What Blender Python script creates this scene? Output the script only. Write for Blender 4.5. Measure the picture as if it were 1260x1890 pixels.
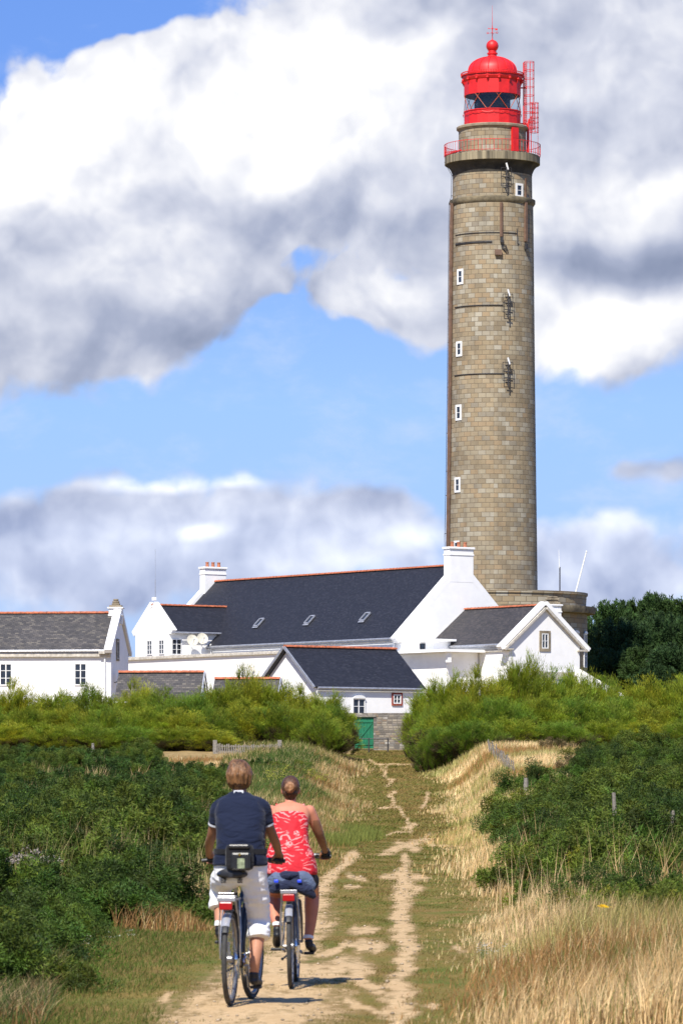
import bpy, bmesh, math, random
import numpy as np
from mathutils import Vector, Matrix, noise as mnoise
rng = np.random.default_rng(7); random.seed(7)
R = math.radians
S = bpy.context.scene
COL = S.collection
for o in list(bpy.data.objects): bpy.data.objects.remove(o)
FPX, CZ, HY = 8000.0, 1.65, 1454.0        # focal length in photo pixels, eye height, horizon row
# ------------------------------------------------------------------ camera
cd = bpy.data.cameras.new('camera'); cam = bpy.data.objects.new('camera', cd); COL.objects.link(cam)
cam.location = (0, 0, CZ); cam.rotation_euler = (R(90), 0, 0)
cd.sensor_fit = 'VERTICAL'; cd.sensor_height = 36; cd.sensor_width = 24
cd.lens = FPX/1890*36; cd.shift_y = (HY-945)/1890
cd.clip_end = 9000; cd.clip_start = 0.5
cd.dof.use_dof = True; cd.dof.focus_distance = 120; cd.dof.aperture_fstop = 11
S.camera = cam
# ------------------------------------------------------------------ light
AZ, EL = 18, 50
sunv = Vector((-math.sin(R(AZ))*math.cos(R(EL)), -math.cos(R(AZ))*math.cos(R(EL)), math.sin(R(EL))))
sd = bpy.data.lights.new('sun', 'SUN'); sd.energy = 5.0; sd.angle = R(0.5); sd.color = (1, .95, .865)
sun = bpy.data.objects.new('sun', sd); COL.objects.link(sun); sun.rotation_euler = sunv.to_track_quat('Z', 'Y').to_euler()
sun.location = (0, 0, 60)
S.view_settings.view_transform = 'Standard'; S.view_settings.look = 'None'
S.view_settings.exposure = 0.5; S.view_settings.gamma = 1
S.cycles.max_bounces = 6; S.cycles.transparent_max_bounces = 8

class NT:
    def __init__(s, tree): s.t = tree; s.l = tree.links
    def n(s, typ, ins=None, **kw):
        nd = s.t.nodes.new(typ)
        for k, v in kw.items(): setattr(nd, k, v)
        if ins:
            for k, v in ins.items():
                sk = nd.inputs[k]
                if isinstance(v, bpy.types.NodeSocket): s.l.new(v, sk)
                else:
                    if sk.type == 'RGBA' and hasattr(v, '__len__') and len(v) == 3: v = (*v, 1)
                    sk.default_value = v
        return nd
    def m(s, op, a, b=None, c=None, clamp=False):
        nd = s.n('ShaderNodeMath', operation=op, use_clamp=clamp)
        for i, v in enumerate((a, b, c)):
            if v is None: continue
            if isinstance(v, bpy.types.NodeSocket): s.l.new(v, nd.inputs[i])
            else: nd.inputs[i].default_value = v
        return nd.outputs[0]
    def mix(s, f, a, b, blend='MIX'):
        nd = s.n('ShaderNodeMix', data_type='RGBA', blend_type=blend)
        for i, v in ((0, f), (6, a), (7, b)):
            if isinstance(v, bpy.types.NodeSocket): s.l.new(v, nd.inputs[i])
            else: nd.inputs[i].default_value = (*v, 1) if hasattr(v, '__len__') and len(v) == 3 else v
        return nd.outputs[2]
    def rng(s, v, a, b, c=0., d=1., smooth=False):
        nd = s.n('ShaderNodeMapRange', {0: v, 1: a, 2: b, 3: c, 4: d})
        if smooth: nd.interpolation_type = 'SMOOTHSTEP'
        return nd.outputs[0]
    def ramp(s, f, stops, interp='LINEAR'):
        nd = s.n('ShaderNodeValToRGB', {0: f}); cr = nd.color_ramp; cr.interpolation = interp
        while len(cr.elements) < len(stops): cr.elements.new(0.5)
        for e, (p, c) in zip(cr.elements, stops): e.position = p; e.color = (*c, 1)
        return nd.outputs[0]
    def noise(s, vec, scale, detail=4, rough=.55, dist=0.0, out=0):
        i = {'Scale': scale, 'Detail': detail, 'Roughness': rough, 'Distortion': dist}
        if vec is not None: i['Vector'] = vec
        return s.n('ShaderNodeTexNoise', i).outputs[out]

# ------------------------------------------------------------------ sky : procedural clouds placed by compass bearing and elevation
W = bpy.data.worlds.new('World'); S.world = W; W.use_nodes = True
W.node_tree.nodes.clear(); T = NT(W.node_tree)
sky = T.n('ShaderNodeTexSky', sky_type='NISHITA', sun_disc=False, sun_elevation=R(EL), sun_rotation=R(180+AZ), air_density=1.0, dust_density=0.3, ozone_density=2.5)
geo = T.n('ShaderNodeTexCoord').outputs['Generated']
sp = T.n('ShaderNodeSeparateXYZ', {0: geo}); X, Y, Z = sp.outputs
az = T.m('ARCTAN2', X, Y)
hl = T.m('SQRT', T.m('ADD', T.m('MULTIPLY', X, X), T.m('MULTIPLY', Y, Y)))
el = T.m('ARCTAN2', Z, hl)
U = T.m('MULTIPLY_ADD', az, 8.0, .63); V = T.m('MULTIPLY_ADD', el, -8.0, 1.454)   # thousandths: .63 is due ahead, 1.454 the horizon
P = T.n('ShaderNodeCombineXYZ', {0: U, 1: V, 2: 0.0}).outputs[0]
warp = T.noise(P, 3.0, 3, .5, out=1)
wv = T.n('ShaderNodeVectorMath', {0: warp, 1: (-.5, -.5, -.5)}, operation='ADD').outputs[0]
wv = T.n('ShaderNodeVectorMath', {0: wv, 'Scale': 0.11}, operation='SCALE').outputs[0]
PW = T.n('ShaderNodeVectorMath', {0: P, 1: wv}, operation='ADD').outputs[0]
def blobs(lst, base, pos):
    acc = base
    for (cx, cy, rx, ry, a) in lst:
        d = T.n('ShaderNodeVectorMath', {0: pos, 1: (-cx/1000, -cy/1000, 0)}, operation='ADD').outputs[0]
        d = T.n('ShaderNodeVectorMath', {0: d, 1: (1000/rx, 1000/ry, 1)}, operation='MULTIPLY').outputs[0]
        d = T.n('ShaderNodeVectorMath', {0: d}, operation='LENGTH').outputs['Value']
        acc = T.m('ADD', acc, T.rng(d, 0., 1.25, a, 0., True))
    return acc
def fbm(pos):
    n1 = T.noise(pos, 5.0, 8, .55)
    v = T.n('ShaderNodeTexVoronoi', {'Vector': pos, 'Scale': 9.0, 'Detail': 2.0, 'Roughness': .5}, feature='F1')
    return T.m('ADD', T.m('MULTIPLY', n1, .70), T.m('MULTIPLY', T.m('SUBTRACT', 1., v.outputs[0]), .30))
CB = [(560,150,360,330,1.3),(150,260,250,230,1.2),(300,430,420,200,1.1),(60,620,330,190,1.1),(300,620,230,100,.6),(420,540,160,80,.5),
      (1020,200,520,460,1.6),(1150,460,320,170,1.0),(690,560,260,80,.62),(1120,640,230,110,1.0),(820,630,110,110,.5),(880,430,200,200,.6),
      (330,980,500,105,1.25),(700,955,240,80,1.0),(120,960,200,80,.5),(1130,1010,270,100,1.3),(1190,865,170,45,.65),(1040,835,60,40,.5),(300,1060,900,110,1.15),(1130,1080,300,60,.8),(430,690,160,50,.2),(220,775,110,35,.5),(740,760,110,45,.4),(1100,1090,300,50,.5),
      (140,0,300,85,-1.7),(20,60,60,60,-.3),(560,495,46,60,-.62),(505,580,90,60,-.85),(540,710,440,50,-.3),(690,590,60,30,.3),(400,810,600,65,-.6),(640,700,220,80,-.4),(900,830,300,70,-.4),(850,600,60,50,-.1)]
f1 = fbm(PW)
P2 = T.n('ShaderNodeVectorMath', {0: PW, 1: (-.024, -.055, 0)}, operation='ADD').outputs[0]
def gg(p):
    v = T.n('ShaderNodeTexVoronoi', {'Vector': p, 'Scale': 11.0, 'Detail': 2.0, 'Roughness': .55}, feature='F1').outputs[0]
    return T.m('ADD', T.m('MULTIPLY', T.noise(p, 4.2, 5, .46), .92), T.m('MULTIPLY', T.m('SUBTRACT', 1., T.m('MULTIPLY', v, v)), .065))
g1 = gg(PW); g2 = gg(P2)
dens = blobs(CB, .0, PW)
inwin = T.rng(T.n('ShaderNodeVectorMath', {0: T.n('ShaderNodeVectorMath', {0: P, 1: (-.63, -.8, 0)}, operation='ADD').outputs[0]}, operation='LENGTH').outputs['Value'], 1.3, 2.2, 0., 1.)
D = T.m('ADD', dens, T.m('MULTIPLY', T.m('SUBTRACT', f1, .50), 2.0))
D = T.m('ADD', D, T.m('MULTIPLY', inwin, -.35))
mask = T.rng(D, .0, T.m('ADD', .36, T.rng(V, .55, .95, 0., .45)), 0., 1., True)
LB = [(520,170,340,240,.40),(150,230,240,170,.38),(60,330,220,120,.24),(1120,600,240,100,.40),(1000,540,80,50,.2),(290,903,200,22,.60),(460,905,50,20,.42),(700,545,230,50,.16),(1130,965,240,50,.30),(380,1000,60,18,.34),(1150,300,160,150,.10),(950,120,300,200,-.10),(780,985,70,30,.28),(360,995,200,20,.1),
      (430,385,150,60,-.26),(640,410,260,60,-.16),(250,610,360,100,-.20),(60,690,260,90,-.20),(1180,490,260,60,-.52),(820,470,120,120,-.12),(680,920,160,40,-.25),(370,640,100,45,-.16),(30,110,60,60,-.14),(800,60,200,120,-.06),(150,960,220,50,-.16),(300,1060,700,60,-.08)]
L = blobs(LB, .55, PW)
L = T.m('ADD', L, T.m('MULTIPLY', T.m('SUBTRACT', g1, g2), 1.25))
L = T.m('ADD', L, T.m('MULTIPLY', T.m('SUBTRACT', D, .5), .07))
L = T.m('ADD', L, T.m('MULTIPLY', T.m('SUBTRACT', T.noise(PW, 2.2, 3, .5), .5), .30), clamp=True)
ccol = T.ramp(L, [(0., (.24,.28,.40)), (.3, (.38,.42,.55)), (.6, (.64,.665,.76)), (.85, (.92,.92,.94)), (1., (1.10,1.08,1.06))])
ccol = T.mix(T.rng(V, .80, .98, 0., .42), ccol, T.mix(1., ccol, (.78, .92, 1.22), 'MULTIPLY'))
skyc = T.mix(1., sky.outputs[0], (.080, .092, .125), 'MULTIPLY')
grad = T.ramp(T.rng(el, 0., .35), [(0., (.25,.36,.62)), (.25, (.22,.37,.70)), (.42, (.10,.22,.60)), (1., (.04,.13,.42))])
skyc = T.mix(.75, skyc, grad)
ccol = T.mix(1., ccol, (.78, .78, .78), 'MULTIPLY')
veil = T.rng(T.noise(T.n('ShaderNodeMapping', {0: PW, 3: (1., 1.8, 1.)}).outputs[0], 3.4, 6, .6), .48, .74, 0., .42, True)
skyc = T.mix(veil, skyc, (.50, .56, .74))
fin = T.mix(T.m('MULTIPLY', mask, .97), skyc, ccol)
bg = T.n('ShaderNodeBackground', {0: fin, 1: 1.0}); out = T.n('ShaderNodeOutputWorld', {0: bg.outputs[0]})
W.cycles.sampling_method = 'NONE'

# ------------------------------------------------------------------ mesh builder
ABSZ = {}
class MB:
    def __init__(s): s.v = []; s.f = []; s.uv = []; s.mi = []; s.M = Matrix.Identity(4); s.cm = 0
    def add(s, vs, fs, uvs=None):
        b = len(s.v)
        for p in vs: s.v.append(s.M @ Vector(p))
        for i, f in enumerate(fs):
            s.f.append([b+j for j in f]); s.mi.append(s.cm)
            s.uv.append(uvs[i] if uvs else None)
        return s
    def box(s, c, sz, rz=0, rx=0, ry=0):
        m = Matrix.Translation(c) @ Matrix.Rotation(rz, 4, 'Z') @ Matrix.Rotation(ry, 4, 'Y') @ Matrix.Rotation(rx, 4, 'X')
        x, y, z = sz[0]/2, sz[1]/2, sz[2]/2
        vs = [m @ Vector(p) for p in ((-x,-y,-z),(x,-y,-z),(x,y,-z),(-x,y,-z),(-x,-y,z),(x,-y,z),(x,y,z),(-x,y,z))]
        return s.add(vs, [(0,3,2,1),(4,5,6,7),(0,1,5,4),(1,2,6,5),(2,3,7,6),(3,0,4,7)])
    def slab(s, q, th):        # q: 4 points counter-clockwise seen from outside; uv on the outer face
        q = [Vector(p) for p in q]; n = (q[1]-q[0]).cross(q[3]-q[0]).normalized()
        lo = [p-n*th for p in q]; w = (q[1]-q[0]).length; h = (q[3]-q[0]).length
        w2 = (q[2]-q[3]).length; off = (q[3]-q[0]).dot((q[1]-q[0]).normalized())
        e = [(0,0)]*4
        return s.add(q+lo, [(0,1,2,3),(7,6,5,4),(0,4,5,1),(1,5,6,2),(2,6,7,3),(3,7,4,0)], [[(0,0),(w,0),(off+w2,h),(off,h)], e, e, e, e, e])
    def tube(s, pts, r, n=8, cap=True):
        pts = [Vector(p) for p in pts]; rs = r if hasattr(r, '__len__') else [r]*len(pts)
        vs = []; up = None
        for i, p in enumerate(pts):
            t = (pts[min(i+1, len(pts)-1)]-pts[max(i-1, 0)]).normalized()
            if up is None:
                up = Vector((0,0,1)) if abs(t.z) < .9 else Vector((0,1,0))
            a = t.cross(up).normalized(); b = a.cross(t).normalized(); up = b
            for k in range(n):
                an = 2*math.pi*k/n; vs.append(p+(a*math.cos(an)+b*math.sin(an))*rs[i])
        fs = []
        for i in range(len(pts)-1):
            for k in range(n):
                k2 = (k+1) % n; fs.append((i*n+k2, i*n+k, (i+1)*n+k, (i+1)*n+k2))
        if cap: fs.append(tuple(range(n))); fs.append(tuple(reversed([(len(pts)-1)*n+k for k in range(n)])))
        return s.add(vs, fs)
    def lathe(s, prof, n=48, uvs=(32, .38), caps=True, a0=0.):   # prof: (r,z) upward
        vs = []; fs = []; uv = []
        for (r, z) in prof:
            for k in range(n):
                a = a0+2*math.pi*k/n; vs.append((r*math.sin(a), -r*math.cos(a), z))
        for i in range(len(prof)-1):
            for k in range(n):
                k2 = (k+1) % n; fs.append((i*n+k, i*n+k2, (i+1)*n+k2, (i+1)*n+k))
                sl = lambda j: (prof[j][1]+abs(prof[j][0]-prof[0][0])*.0)/uvs[1]
                uv.append([(k/n*uvs[0], sl(i)), ((k+1)/n*uvs[0], sl(i)), ((k+1)/n*uvs[0], sl(i+1)), (k/n*uvs[0], sl(i+1))])
        if caps and prof[0][0] > .001: fs.append(tuple(reversed(range(n)))); uv.append([(0,0)]*n)
        if caps and prof[-1][0] > .001: m = (len(prof)-1)*n; fs.append(tuple(m+k for k in range(n))); uv.append([(0,0)]*n)
        return s.add(vs, fs, uv)
    def ring(s, r, z, w, h, n=48):
        return s.lathe([(r-w, z), (r, z), (r, z+h), (r-w, z+h), (r-w, z)], n, caps=False)
    def torus(s, c, axis, R_, r, n=40, m=8):
        c = Vector(c); ax = Vector(axis).normalized(); a = ax.orthogonal().normalized(); b = ax.cross(a)
        vs = []; fs = []
        for i in range(n):
            t = 2*math.pi*i/n; d = a*math.cos(t)+b*math.sin(t)
            for j in range(m):
                u = 2*math.pi*j/m; vs.append(c+d*(R_+r*math.cos(u))+ax*(r*math.sin(u)))
        for i in range(n):
            for j in range(m):
                fs.append((i*m+j, ((i+1) % n)*m+j, ((i+1) % n)*m+(j+1) % m, i*m+(j+1) % m))
        return s.add(vs, fs)
    def sphere(s, c, r, n=16, m=10):
        r = r if hasattr(r, '__len__') else (r, r, r); vs = [(c[0], c[1], c[2]-r[2])]
        for i in range(1, m):
            t = -math.pi/2+math.pi*i/m
            for k in range(n):
                a = 2*math.pi*k/n; vs.append((c[0]+r[0]*math.cos(t)*math.cos(a), c[1]+r[1]*math.cos(t)*math.sin(a), c[2]+r[2]*math.sin(t)))
        vs.append((c[0], c[1], c[2]+r[2])); fs = []
        for k in range(n): fs.append((0, 1+(k+1) % n, 1+k))
        for i in range(m-2):
            for k in range(n): fs.append((1+i*n+k, 1+i*n+(k+1) % n, 1+(i+1)*n+(k+1) % n, 1+(i+1)*n+k))
        t = len(vs)-1; b = 1+(m-2)*n
        for k in range(n): fs.append((b+k, b+(k+1) % n, t))
        return s.add(vs, fs)
    def poly(s, pts, th):      # planar polygon extruded along -normal
        pts = [Vector(p) for p in pts]; n = Vector((0,0,0))
        for i in range(len(pts)): n += pts[i].cross(pts[(i+1) % len(pts)])
        n.normalize(); k = len(pts); lo = [p-n*th for p in pts]
        return s.add(pts+lo, [tuple(range(k)), tuple(reversed(range(k, 2*k)))]+[(i, k+i, k+(i+1) % k, (i+1) % k) for i in range(k)])
    def mesh(s, name, mats, dz=0.):
        me = bpy.data.meshes.new(name)
        me.from_pydata([(p.x, p.y, p.z-dz) for p in s.v], [], s.f)
        for m in (mats if isinstance(mats, (list, tuple)) else [mats]): me.materials.append(m)
        if any(u is not None for u in s.uv):
            ul = me.uv_layers.new(name='uv'); flat = []
            for f, u in zip(s.f, s.uv):
                u = u if u is not None else [(0, 0)]*len(f)
                for q in u: flat += [q[0], q[1]]
            ul.data.foreach_set('uv', flat)
        if any(s.mi): me.polygons.foreach_set('material_index', s.mi)
        me.update(); return me
    def build(s, name, mats, parent=None, smooth=False, label=None, bevel=0):
        dz = ABSZ.get(parent.name, 0.) if parent else 0.
        me = s.mesh(name, mats, dz)
        o = bpy.data.objects.new(name, me); COL.objects.link(o)
        if parent:
            o.parent = parent; ABSZ[o.name] = dz
        if label: o['label'] = label
        if smooth:
            me.polygons.foreach_set('use_smooth', [True]*len(me.polygons))
            try: me.set_sharp_from_angle(angle=R(38))
            except Exception: pass
        if bevel:
            m = o.modifiers.new('bevel', 'BEVEL'); m.width = bevel; m.segments = 2; m.limit_method = 'ANGLE'
        return o
def tag(o, label, cat, group=None, kind=None):
    o['label'] = label; o['category'] = cat
    if group: o['group'] = group
    if kind: o['kind'] = kind
    return o
def thing(name, label, cat, loc=(0,0,0), rz=0., group=None, absz=True):
    o = bpy.data.objects.new(name, None); COL.objects.link(o); o.location = loc; o.rotation_euler = (0,0,rz)
    o.empty_display_size = .3
    tag(o, label, cat, group)
    if absz: ABSZ[o.name] = loc[2]
    return o
def kids(o): return [c for c in bpy.data.objects if c.parent == o]
def copytree(o, parent=None):
    c = o.copy(); COL.objects.link(c)
    if parent: c.parent = parent
    for ch in kids(o): copytree(ch, c)
    return c
# ------------------------------------------------------------------ materials
def mat(name, col=(.5,.5,.5), rough=.7, metal=0., var=.12, scale=6., bump=.1, bscale=40., col2=None, spec=.5, objrand=0., coords='Object', stretch=None):
    m = bpy.data.materials.new(name); m.use_nodes = True; m.node_tree.nodes.clear(); t = NT(m.node_tree)
    tc = t.n('ShaderNodeTexCoord').outputs[coords]
    n1 = t.noise(t.n('ShaderNodeMapping', {0: tc, 3: stretch}).outputs[0] if stretch else tc, scale, 5, .6)
    c2 = col2 or tuple(max(0, c*(1-2*var)) for c in col); c1 = col if col2 else tuple(min(1, c*(1+var)) for c in col)
    c = t.mix(t.rng(n1, .3, .7), c2, c1)
    bs = t.n('ShaderNodeBsdfPrincipled', {'Base Color': c, 'Roughness': rough, 'Metallic': metal, 'Specular IOR Level': spec})
    if bump:
        b = t.n('ShaderNodeBump', {'Strength': bump, 'Distance': .02, 'Height': t.noise(tc, bscale, 4)}); t.l.new(b.outputs[0], bs.inputs['Normal'])
    t.n('ShaderNodeOutputMaterial', {0: bs.outputs[0]}); return m
def masonry(name, ramp, mortar, rough=.85, bw=1., bh=1., mw=.05, mh=.09, stain=.35, offs=.5, bump=.5, jitter=0.):
    m = bpy.data.materials.new(name); m.use_nodes = True; m.node_tree.nodes.clear(); t = NT(m.node_tree)
    uv = t.n('ShaderNodeTexCoord').outputs['UV']; s_ = t.n('ShaderNodeSeparateXYZ', {0: uv}); tco = t.n('ShaderNodeTexCoord').outputs['Object']
    u, v = t.m('DIVIDE', s_.outputs[0], bw), t.m('DIVIDE', s_.outputs[1], bh)
    row = t.m('FLOOR', v)
    sh = t.n('ShaderNodeTexWhiteNoise', {'W': row}, noise_dimensions='1D').outputs[0]
    u = t.m('ADD', u, t.m('ADD', t.m('MULTIPLY', t.m('MODULO', row, 2.), offs), t.m('MULTIPLY', sh, jitter)))
    col = t.m('FLOOR', u); fu = t.m('FRACT', u); fv = t.m('FRACT', v)
    wn = t.n('ShaderNodeTexWhiteNoise', {'Vector': t.n('ShaderNodeCombineXYZ', {0: col, 1: row, 2: 0.}).outputs[0]}, noise_dimensions='2D').outputs[0]
    bc = t.ramp(wn, ramp, 'CONSTANT' if len(ramp) > 5 else 'LINEAR')
    du = t.m('MINIMUM', fu, t.m('SUBTRACT', 1., fu)); dv = t.m('MINIMUM', fv, t.m('SUBTRACT', 1., fv))
    mm = t.m('MAXIMUM', t.rng(du, mw*.5, mw, 1., 0.), t.rng(dv, mh*.5, mh, 1., 0.))
    st = t.noise(tco, .45, 6, .65); fine = t.noise(tco, 7., 5, .65)
    bc = t.mix(t.rng(st, .42, .7, 0., stain), bc, tuple(c*.35 for c in mortar), 'MIX')
    bc = t.mix(t.rng(fine, .35, .7, 0., .35), bc, (0.9,.82,.7), 'MULTIPLY')
    drip = t.noise(t.n('ShaderNodeMapping', {0: tco, 3: (1.6, 1.6, .07)}).outputs[0], 1.0, 5, .6)
    bc = t.mix(t.rng(drip, .52, .72, 0., stain), bc, tuple(c*.5 for c in mortar))
    c = t.mix(t.m('MULTIPLY', mm, .8), bc, mortar)
    bs = t.n('ShaderNodeBsdfPrincipled', {'Base Color': c, 'Roughness': rough})
    h = t.m('ADD', t.m('SUBTRACT', t.m('MULTIPLY', fine, .5), mm), t.m('MULTIPLY', wn, .4))
    b = t.n('ShaderNodeBump', {'Strength': bump, 'Distance': .03, 'Height': h}); t.l.new(b.outputs[0], bs.inputs['Normal'])
    t.n('ShaderNodeOutputMaterial', {0: bs.outputs[0]}); return m
def leafmat(name, trans=.35, rough=.6, tint=(1,1,1), hv=.06):
    m = bpy.data.materials.new(name); m.use_nodes = True; m.node_tree.nodes.clear(); t = NT(m.node_tree)
    c = t.n('ShaderNodeAttribute', attribute_name='Col').outputs[0]
    r = t.n('ShaderNodeObjectInfo').outputs['Random']
    c = t.mix(1., c, t.mix(r, tuple(x*(1-hv*1.5) for x in tint), tuple(min(1.4, x*(1+hv*1.5)) for x in tint)), 'MULTIPLY')
    bs = t.n('ShaderNodeBsdfPrincipled', {'Base Color': c, 'Roughness': rough, 'Specular IOR Level': .25})
    tr = t.n('ShaderNodeBsdfTranslucent', {0: c})
    mx = t.n('ShaderNodeMixShader', {0: trans, 1: bs.outputs[0], 2: tr.outputs[0]})
    t.n('ShaderNodeOutputMaterial', {0: mx.outputs[0]}); return m
M_ = {}
M_['white'] = mat('white_limewash', (.86,.855,.84), .9, var=.03, scale=1.3, bump=.15, bscale=25)
M_['trim'] = mat('aged_cornice', (.55,.51,.44), .85, var=.2, scale=4, bump=.2)
M_['ridge'] = mat('terracotta_ridge', (.46,.135,.06), .8, var=.3, scale=5, bump=.3)
M_['pot'] = mat('chimney_pot_clay', (.42,.15,.075), .8, var=.2, scale=9, bump=.2)
M_['slate'] = masonry('dark_slate', [(0,(.008,.009,.014)),(.4,(.012,.013,.020)),(.8,(.016,.017,.025)),(1,(.026,.027,.036))], (.008,.008,.012), .62, .22, .11, .06, .12, .1, bump=.25)
M_['oldslate'] = masonry('weathered_slate', [(0,(.05,.047,.05)),(.4,(.075,.07,.07)),(.8,(.10,.09,.085)),(1,(.15,.135,.115))], (.03,.03,.03), .85, .26, .16, .06, .12, .35, bump=.5)
M_['midslate'] = masonry('brown_slate', [(0,(.030,.028,.032)),(.5,(.042,.038,.042)),(1,(.07,.06,.06))], (.02,.02,.02), .75, .24, .13, .06, .12, .3, bump=.4)
M_['granite'] = masonry('granite_ashlar', [(0,(.305,.24,.148)),(.14,(.345,.275,.175)),(.28,(.265,.213,.138)),(.42,(.345,.295,.205)),(.56,(.31,.26,.18)),(.68,(.365,.325,.245)),(.76,(.335,.25,.15)),(.86,(.275,.24,.18)),(.94,(.40,.365,.285))], (.13,.10,.065), .85, 1, 1, .04, .07, .32)
M_['rustwall'] = masonry('rubble_stone', [(0,(.16,.14,.12)),(.2,(.30,.26,.21)),(.4,(.22,.2,.18)),(.6,(.38,.33,.26)),(.8,(.27,.20,.14)),(.92,(.45,.42,.38))], (.20,.18,.15), .9, .32, .14, .1, .14, .4, jitter=.9, bump=.9)
M_['granplain'] = mat('granite_plain', (.30,.245,.165), .85, var=.3, scale=1.2, bump=.3, bscale=12)
M_['corbel'] = mat('lichened_granite', (.30,.245,.15), .9, col2=(.045,.04,.032), scale=1.3, bump=.4, bscale=10)
M_['lip'] = mat('streaked_granite', (.36,.30,.19), .9, col2=(.03,.027,.02), scale=1.0, bump=.3, bscale=10, stretch=(2.6,2.6,.12))
M_['stain_shade'] = mat('stained_shaded_granite', (.075,.065,.05), .9, col2=(.018,.017,.015), scale=1.2, bump=.4, bscale=10)  # gallery underside: dark stain, with its shade also painted into the colour
M_['red'] = mat('red_paint', (.66,.014,.014), .5, var=.10, scale=2, bump=.05)
M_['redrail'] = mat('red_rail_paint', (.66,.022,.02), .5, var=.15, scale=3, bump=0)
M_['dark'] = mat('dark_iron', (.035,.033,.035), .6, var=.2, bump=0)
M_['brownpipe'] = mat('brown_conduit', (.17,.10,.065), .7, var=.2, scale=2, bump=.1)
M_['orange'] = mat('rusty_glazing_bar', (.42,.07,.02), .5, bump=0)
M_['whitepaint'] = mat('white_gloss_paint', (.82,.82,.80), .4, var=.03, bump=0)
M_['zinc'] = mat('zinc_gutter', (.42,.43,.46), .45, metal=.5, var=.15, bump=0)
M_['glass'] = mat('dark_window_glass', (.022,.028,.04), .08, var=.3, scale=2, bump=0, spec=.6)
M_['green'] = mat('green_door_paint', (.010,.155,.075), .5, var=.15, scale=3, bump=.1)
M_['brick'] = mat('red_brick', (.30,.055,.03), .8, var=.25, scale=8, bump=.3)
M_['wood'] = mat('weathered_wood', (.25,.225,.19), .9, var=.3, scale=12, bump=.5)
M_['cream'] = mat('cream_dish', (.66,.62,.50), .5, var=.08, bump=0)
# ------------------------------------------------------------------ terrain
GY = np.array([-4000,-50,140,150,180,200,225,250,268,290,330,350,400,500,6000.])
GZ = np.array([0,0,0,.02,.5,1.22,2.45,3.35,3.96,4.8,6.5,7,7.5,7.5,7.5])
_yy = np.arange(-100, 700, 1.); _zz = np.convolve(np.interp(np.pad(_yy, 8, mode='reflect', reflect_type='odd'), GY, GZ), np.ones(17)/17, 'valid')
EY = np.array([0,30,40,54,90,150,200,250,268])
EL_ = np.array([-2.1,-2.1,-2.05,-2.0,-.75,.25,.6,1.1,1.0]); ER_ = np.array([.95,1.0,1.3,1.75,2.6,4.0,5.0,5.0,4.5])
def ss(t): t = np.clip(t, 0, 1); return t*t*(3-2*t)
def ground(x, y):
    x = np.asarray(x, float); y = np.asarray(y, float)
    z = np.interp(y, _yy, _zz)
    xl = np.interp(y, EY, EL_); xr = np.interp(y, EY, ER_)
    bl = np.interp(y, [0,40,70,120,200,235,262,275], [0,.05,.3,.6,.8,.95,.3,0]); br = np.interp(y, [0,40,70,120,190,215,240,262,275], [0,.12,.35,.6,1.15,1.35,.9,.3,0])
    z = z+bl*ss((xl-x)/3.5)+br*ss((x-xr)/2.6)
    z = z+np.where((y > 20) & (y < 270), .022*np.sin(x*2.1+.3*y)*np.sin(.45*y+x)+.008*np.sin(5*x+y*1.3), 0)
    return z
def hit(px, py):
    d = np.arange(24, 300, .25); x = (px-630)/FPX*d; z = CZ+(HY-py)/FPX*d
    g = ground(x, d); k = np.argmax(g >= z)
    return (float(x[k]), float(d[k]), float(g[k]))
def proj(x, y, z): return 630+x/y*FPX, HY-(z-CZ)/y*FPX
# sand of the ruts: capsules along the worn lines
SAND = [(330,1990,500,1850,120),(400,1890,500,1810,90),(500,1805,650,1785,28),(520,1790,560,1700,48),(560,1700,590,1640,26),(590,1640,650,1580,14),(640,1582,660,1577,5),
        (640,1800,700,1822,16),(660,1850,720,1880,12),(725,1960,742,1810,22),(745,1810,745,1690,18),(742,1690,738,1640,17),(750,1660,765,1640,11),(738,1640,745,1612,15),
        (715,1620,775,1618,10),(650,1618,672,1622,8),(640,1640,660,1637,6),(655,1720,690,1712,12),(665,1750,700,1742,14),(600,1760,690,1735,10),(715,1575,790,1545,13),(735,1560,770,1565,12),(745,1530,760,1522,8),(748,1612,752,1580,8),(758,1540,738,1492,5),(728,1488,722,1462,4),(715,1440,700,1412,3),(780,1550,800,1560,7),(825,1560,842,1546,14),(705,1492,735,1490,5),(720,1470,728,1462,6),(716,1450,722,1440,5),(708,1430,712,1415,5),(690,1410,735,1412,4),(690,1408,682,1402,4),(735,1412,765,1411,3),
        (780,1490,792,1462,4),(700,1543,760,1535,4),(830,1752,850,1752,7),(780,1856,800,1850,6),(330,1860,310,1835,10)]
def sandmask(px, py):
    s_ = np.clip((py-1395)/450, .12, 1.); px = px+s_*(9*np.sin(py*.055+px*.02)+6*np.sin(py*.16+1)+4*np.sin(px*.11+py*.31)); py = py+s_*(5*np.sin(px*.07+.5)+3*np.sin(px*.19+py*.05))
    m = np.zeros_like(px)
    for (a, b, c, d, w) in SAND:
        vx, vy = c-a, d-b; t = np.clip(((px-a)*vx+(py-b)*vy)/(vx*vx+vy*vy+1e-6), 0, 1)
        hw = w; q = np.hypot((px-a-t*vx), (py-b-t*vy)*1.7)
        m = np.maximum(m, (1. if w > 13 else .86)*(1-ss((q/hw-.2)/1.5)))
    return m
ys = np.concatenate([[-4000,-800,-100,0,10,18], np.geomspace(24, 270, 620), np.linspace(273, 420, 40), [500,800,1500,3000,7000]])
s_in = np.linspace(-1, 1, 261); so = np.array([1.3,1.8,3,6,15,60.,300.])
sv = np.concatenate([-so[::-1], s_in, so])
wy = np.clip(2.6+.082*ys, 2.6, 40)
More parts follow.
